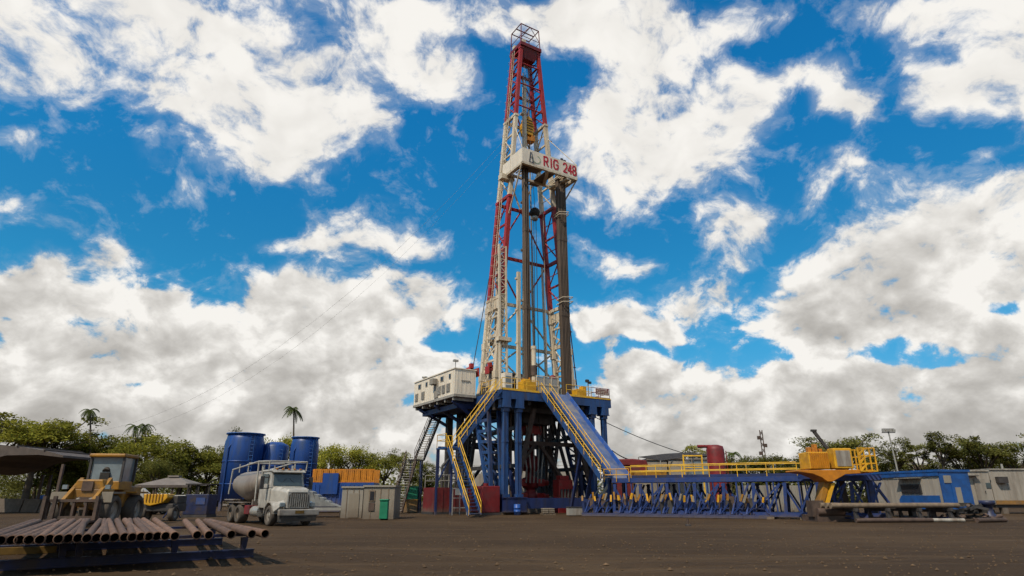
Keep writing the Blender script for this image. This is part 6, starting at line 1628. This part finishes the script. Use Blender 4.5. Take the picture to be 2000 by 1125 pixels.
# ------------------------------------------------------------------ vegetation
def leaf_cloud(mb, rnd, c, rad, n, size, flat=.6):
    for _ in range(n):
        while True:
            d = Vector((rnd.uniform(-1, 1), rnd.uniform(-1, 1), rnd.uniform(-1, 1)))
            if d.length < 1: break
        d *= .55 + .45 * rnd.random()
        p = c + Vector((d.x * rad, d.y * rad, d.z * rad * flat))
        a = Vector((rnd.gauss(0, 1), rnd.gauss(0, 1), rnd.gauss(0, .5))).normalized()
        b = a.cross(Vector((rnd.gauss(0, .5), rnd.gauss(0, .5), 1))).normalized()
        s = size * rnd.uniform(.6, 1.3)
        mb.add([p - a * s, p - b * s * .5, p + a * s, p + b * s * .5], [(0, 1, 2, 3)])
def tree_proto(seed, H, spread, kind):
    """kind: 'round' dense, 'flat' layered umbrella, 'sparse' open"""
    rnd = random.Random(seed)
    tr = MB(); cr = MB()
    lean = Vector((rnd.uniform(-.06, .06) * H, rnd.uniform(-.04, .04) * H, 0))
    th = H * {'round': .35, 'flat': .4, 'sparse': .5}[kind]
    pts = [Vector((0, 0, -.1)), Vector((lean.x * .3, lean.y * .3, th * .5)), Vector((lean.x * .7, lean.y * .7, th))]
    r0 = H * .022 + .06
    tr.tube(pts[0], pts[1], r0 * 1.25, r0, n=8, cap=False); tr.tube(pts[1], pts[2], r0, r0 * .75, n=8, cap=False)
    nl = {'round': 13, 'flat': 11, 'sparse': 8}[kind]
    for i in range(nl):
        a = 2 * math.pi * i / nl + rnd.uniform(-.35, .35)
        rr = spread * rnd.uniform(.45, 1.0)
        zz = H * {'round': rnd.uniform(.25, .9), 'flat': rnd.uniform(.55, .97), 'sparse': rnd.uniform(.55, .95)}[kind]
        if kind == 'round': rr *= max(.35, 1.15 - abs(zz / H - .58) * 1.7)
        e = Vector((lean.x + math.cos(a) * rr, lean.y + math.sin(a) * rr, zz))
        m = pts[2].lerp(e, .5) + Vector((0, 0, H * .03))
        tr.tube(pts[2], m, r0 * .5, r0 * .33, n=6, cap=False); tr.tube(m, e, r0 * .33, r0 * .1, n=5, cap=False)
        nc = {'round': 5, 'flat': 4, 'sparse': 3}[kind]
        for k in range(nc):
            c = m.lerp(e, .35 + .75 * k / nc) + Vector((rnd.gauss(0, .16), rnd.gauss(0, .16), rnd.gauss(0, .07))) * spread
            R_ = spread * rnd.uniform(.2, .36) * {'round': 1.1, 'flat': 1.0, 'sparse': .75}[kind]
            n_ = int({'round': 150, 'flat': 120, 'sparse': 80}[kind])
            leaf_cloud(cr, rnd, c, R_, n_, .03 * H ** .5 + .06, {'round': .7, 'flat': .38, 'sparse': .5}[kind])
            if kind != 'round' and k == nc - 1: tr.tube(e, c, r0 * .12, r0 * .05, n=4, cap=False)
    top = pts[2] + Vector((0, 0, H * .5 if kind == 'round' else H * .38))
    tr.tube(pts[2], top, r0 * .5, r0 * .1, n=5, cap=False)
    for k in range(5): leaf_cloud(cr, rnd, top + Vector((rnd.gauss(0, .22) * spread, rnd.gauss(0, .22) * spread, rnd.uniform(-.12, .02) * H)), spread * .33, 140, .03 * H ** .5 + .06, .5)
    return tr, cr, H
PROTO = {}
def make_tree(name, key, args, leaf, lab, loc, rz, sc, group):
    k = (key, leaf)
    if k not in PROTO:
        tr, cr, H = tree_proto(*args)
        t = thing(name, lab, 'tree', loc, rz, group); tr.build('trunk', 'bark', t); cr.build('crown', leaf, t)
        t.scale = sc; PROTO[k] = t; return t
    t = dup(PROTO[k], loc, rz, lab, group, sc); t.name = name; return t
SPEC = {'round_a': (1, 9.0, 4.2, 'round'), 'round_b': (2, 9.0, 3.6, 'round'), 'round_c': (3, 9.0, 5.0, 'round'), 'flat_a': (4, 9.0, 4.8, 'flat'), 'flat_b': (5, 9.0, 4.2, 'flat'), 'sparse_a': (6, 9.0, 3.0, 'sparse'), 'sparse_b': (7, 9.0, 3.8, 'sparse')}
NM = {'round': 'broadleaf_tree', 'flat': 'umbrella_tree', 'sparse': 'slender_tree'}
def T(x, ytop, Y, key, leaf, lab, wx=1.0, rz=0.0, group='trees beyond the yard'):
    p = at(x, 1000, Y); p.z = 0; z = at(x, ytop, Y).z; s = z / 8.6
    make_tree(NM[SPEC[key][3]], key, SPEC[key], leaf, lab, p, rz, (s * wx, s * wx, s), group)
L_ = [
    # left of the rig
    (-30, 800, 84, 'flat_a', 'bleaf', 'pale layered tree cut by the left edge above the open shed', 1.15, 0),
    (42, 797, 88, 'flat_b', 'bleaf', 'tall pale green layered tree above the open shed roof', 1.1, 1),
    (88, 826, 92, 'round_a', 'leaf', 'bright shoulder-high tree just right of the tall pale layered tree', .9, 2),
    (150, 842, 96, 'round_b', 'leaf', 'rounded green tree under the leaning palm at the left', 1.25, 3),
    (210, 836, 105, 'flat_a', 'leaf', 'flat topped dark tree between the leaning palm and the fan palm', .75, 4),
    (225, 858, 94, 'round_c', 'bleaf', 'wide green tree behind the wheel loader cab', 1.0, 5),
    (285, 838, 98, 'round_a', 'leaf', 'green dome shaped tree below the fan palm crown', 1.2, 6),
    (340, 862, 96, 'round_b', 'leaf', 'green broad tree behind the right half of the gazebo', 1.3, 7),
    (395, 872, 100, 'round_c', 'leaf', 'low wide tree left of the tallest silo', .95, 8),
    (425, 866, 104, 'flat_b', 'leaf', 'ragged green tree touching the left flank of the tallest silo', .8, 9),
    (468, 838, 112, 'flat_a', 'leaf', 'feathery tree peeking above the tallest silo', .55, 1.5),
    (540, 845, 100, 'round_a', 'bleaf', 'yellow green tree rising between the middle silo and the palm trunk', .8, 2.5),
    (590, 868, 108, 'round_b', 'leaf', 'green tree hidden behind the right silo', .9, 3.5),
    (640, 862, 98, 'round_c', 'bleaf', 'broad green tree just right of the right silo', .85, 4.5),
    (695, 868, 100, 'round_a', 'bleaf', 'light green tree above the orange fence', 1.0, 5.5),
    (745, 878, 102, 'flat_b', 'leaf', 'olive tree right of the orange fence above the tan cabin', .8, 6.5),
    (790, 876, 96, 'flat_a', 'leaf', 'ragged tree behind the lower flight of the dark stairway', .65, .4),
    (60, 888, 100, 'round_c', 'dleaf', 'dark tree seen beneath the open shed roof', 1.1, 1.4),
    (125, 885, 100, 'round_a', 'dleaf', 'dark tree between the open shed and the wheel loader', 1.2, 2.4),
    (300, 892, 90, 'round_c', 'dleaf', 'dark low tree behind the left half of the gazebo', .9, .9),
    (830, 902, 110, 'round_b', 'dleaf', 'small dark tree seen through the steep stairway', .9, 3.4),
    # right of the rig
    (1368, 867, 110, 'sparse_a', 'bleaf', 'small yellowish tree crown just left of the red stack', .9, 1.1),
    (1440, 893, 120, 'round_b', 'dleaf', 'low dark tree just right of the red stack', 1.2, 2.1),
    (1480, 886, 130, 'round_c', 'dleaf', 'low dark tree at the foot of the radio mast', 1.0, 3.1),
    (1525, 882, 125, 'round_a', 'dleaf', 'rounded dark tree between radio mast and yellow crane', 1.1, 4.1),
    (1570, 893, 120, 'round_b', 'dleaf', 'low dark tree behind the yellow crane housing', 1.2, 5.1),
    (1655, 842, 98, 'flat_b', 'dleaf', 'big dark layered tree above the yellow crane cab', 1.05, 6.1),
    (1700, 850, 108, 'sparse_b', 'dleaf', 'thin open tree between yellow crane and light pole', .9, .7),
    (1728, 885, 104, 'round_c', 'dleaf', 'low bushy tree left of the light pole foot', .9, 1.7),
    (1770, 852, 102, 'sparse_b', 'dleaf', 'gnarled open tree just right of the light pole', .85, 2.7),
    (1812, 866, 106, 'sparse_a', 'dleaf', 'twisted sparse tree second right of the light pole', 1.2, 3.7),
    (1790, 893, 112, 'round_a', 'dleaf', 'low dense tree behind the blue trailer roof', 1.4, 4.7),
    (1858, 840, 98, 'sparse_a', 'dleaf', 'tall slim tree with a small round crown above the white cabins', .75, 5.7),
    (1850, 900, 108, 'round_b', 'dleaf', 'low dense tree at the foot of the tall slim tree', 1.4, 6.7),
    (1905, 862, 100, 'flat_a', 'dleaf', 'layered dark tree right of the tall slim tree', .7, .2),
    (1945, 845, 97, 'flat_b', 'dleaf', 'large spreading dark tree over the right site cabin', 1.0, 1.2),
    (2005, 850, 96, 'flat_a', 'dleaf', 'dark spreading tree cut by the right edge', .9, 2.2),
    (1925, 893, 106, 'round_c', 'dleaf', 'dense bushy tree under the spreading tree over the right cabin', 1.0, 3.2),
    (1985, 890, 104, 'round_a', 'dleaf', 'dense bushy tree low at the right edge', 1.3, 4.2),
    (1290, 905, 130, 'round_c', 'dleaf', 'small dark tree far beyond the red pump cover', 1.0, 5.2),
]
for x, yt, Y, k, lf, lab, wx, rz in L_: T(x, yt, Y, k, lf, lab, wx, rz)
# ---- palms
def palm(x, ytop, ybase, Y, lab, fan, dxt, R_):
    p = at(x, 960, Y); p.z = 0; top = at(x + dxt, ytop, Y) - p
    rnd = random.Random(int(x))
    t = thing('palm_tree', lab, 'palm tree', p, 0, 'palms above the tree line')
    mb = MB(); n = 7; prev = Vector((0, 0, 0)); 
    base = at(x - dxt * .2, 960, Y) - p; base.z = 0
    for i in range(n):
        u0, u1 = i / n, (i + 1) / n
        a = Vector((base.x + (top.x - base.x) * u0 ** 1.6, 0, top.z * u0)); b = Vector((base.x + (top.x - base.x) * u1 ** 1.6, 0, top.z * u1))
        mb.tube(a, b, .2 - .1 * u0, .2 - .1 * u1, n=7, cap=False)
    mb.build('trunk', 'bark', t)
    mb = MB(); nf = 12
    for f in range(nf):
        a = 2 * math.pi * f / nf + rnd.uniform(-.2, .2); up = rnd.uniform(-.15, .95); L = R_ * rnd.uniform(.8, 1.1)
        d = Vector((math.cos(a), math.sin(a), 0)); pts = []
        for i in range(9):
            u = i / 8; pts.append(top + d * (L * u * (1 - .12 * u)) + Vector((0, 0, L * (up * u - 1.0 * u * u))))
        side = Vector((-d.y, d.x, 0))
        for i in range(8):
            q0, q1 = pts[i], pts[i + 1]
            for s in (-1, 1):
                for h in (0, .5):
                    q = q0.lerp(q1, h); w = L * (.30 if not fan else .22) * math.sin(math.pi * min(1, .18 + .8 * (i + h) / 8))
                    tip = q + side * s * w + (q1 - q0) * .9 + Vector((0, 0, -w * .45))
                    mb.add([q, q + (q1 - q0) * .55, tip], [(0, 1, 2)])
            mb.tube(q0, q1, .03, n=3, cap=False)
    mb.build('crown', 'palm', t)
palm(172, 801, 845, 92, 'slim palm leaning right above the trees at the left', False, 4, 1.5)
palm(570, 800, 860, 96, 'tall slim royal palm standing between the two right silos', False, 4, 1.9)
palm(262, 833, 850, 97, 'fan palm crown just over the green dome shaped tree, left one of the pair', True, 2, 1.7)
palm(281, 832, 850, 99, 'fan palm crown just over the green dome shaped tree, right one of the pair', True, 2, 1.8)
palm(1428, 887, 900, 115, 'small palm with upright fronds right of the red stack', True, 2, 2.2)
palm(1893, 870, 900, 101, 'short palm with drooping fronds left of the spreading right tree', False, -2, 2.0)
# ---- scrub along the far edge of the yard: uncountable, one mass
mb = MB(); rnd = random.Random(77)
for i in range(1100):
    x = rnd.uniform(-95, 110); Y = rnd.uniform(98, 122); 
    if -22 < x < 34 and Y < 112: Y += 18
    h = rnd.uniform(1.2, 5.2) if x < -8 else (rnd.uniform(1.2, 5.4) if x > 36 else rnd.uniform(1.0, 3.4))
    leaf_cloud(mb, rnd, Vector((x, Y, h * .55)), h * rnd.uniform(.5, .9), 40, .27, .75)
tag(mb.build('undergrowth', 'grass'), 'dark scrub massed below the trees along the yard edge', 'undergrowth', kind='stuff')
mb = MB(); rnd = random.Random(78)     # far wood closing the horizon
for i in range(900):
    x = rnd.uniform(-330, 330); Y = rnd.uniform(190, 260); h = rnd.uniform(6, 11)
    leaf_cloud(mb, rnd, Vector((x, Y, h * .6)), h * rnd.uniform(.5, .8), 50, .7, .75)
tag(mb.build('far_woods', 'dleaf'), 'far dark wood closing off the horizon behind the yard', 'woods', kind='stuff')
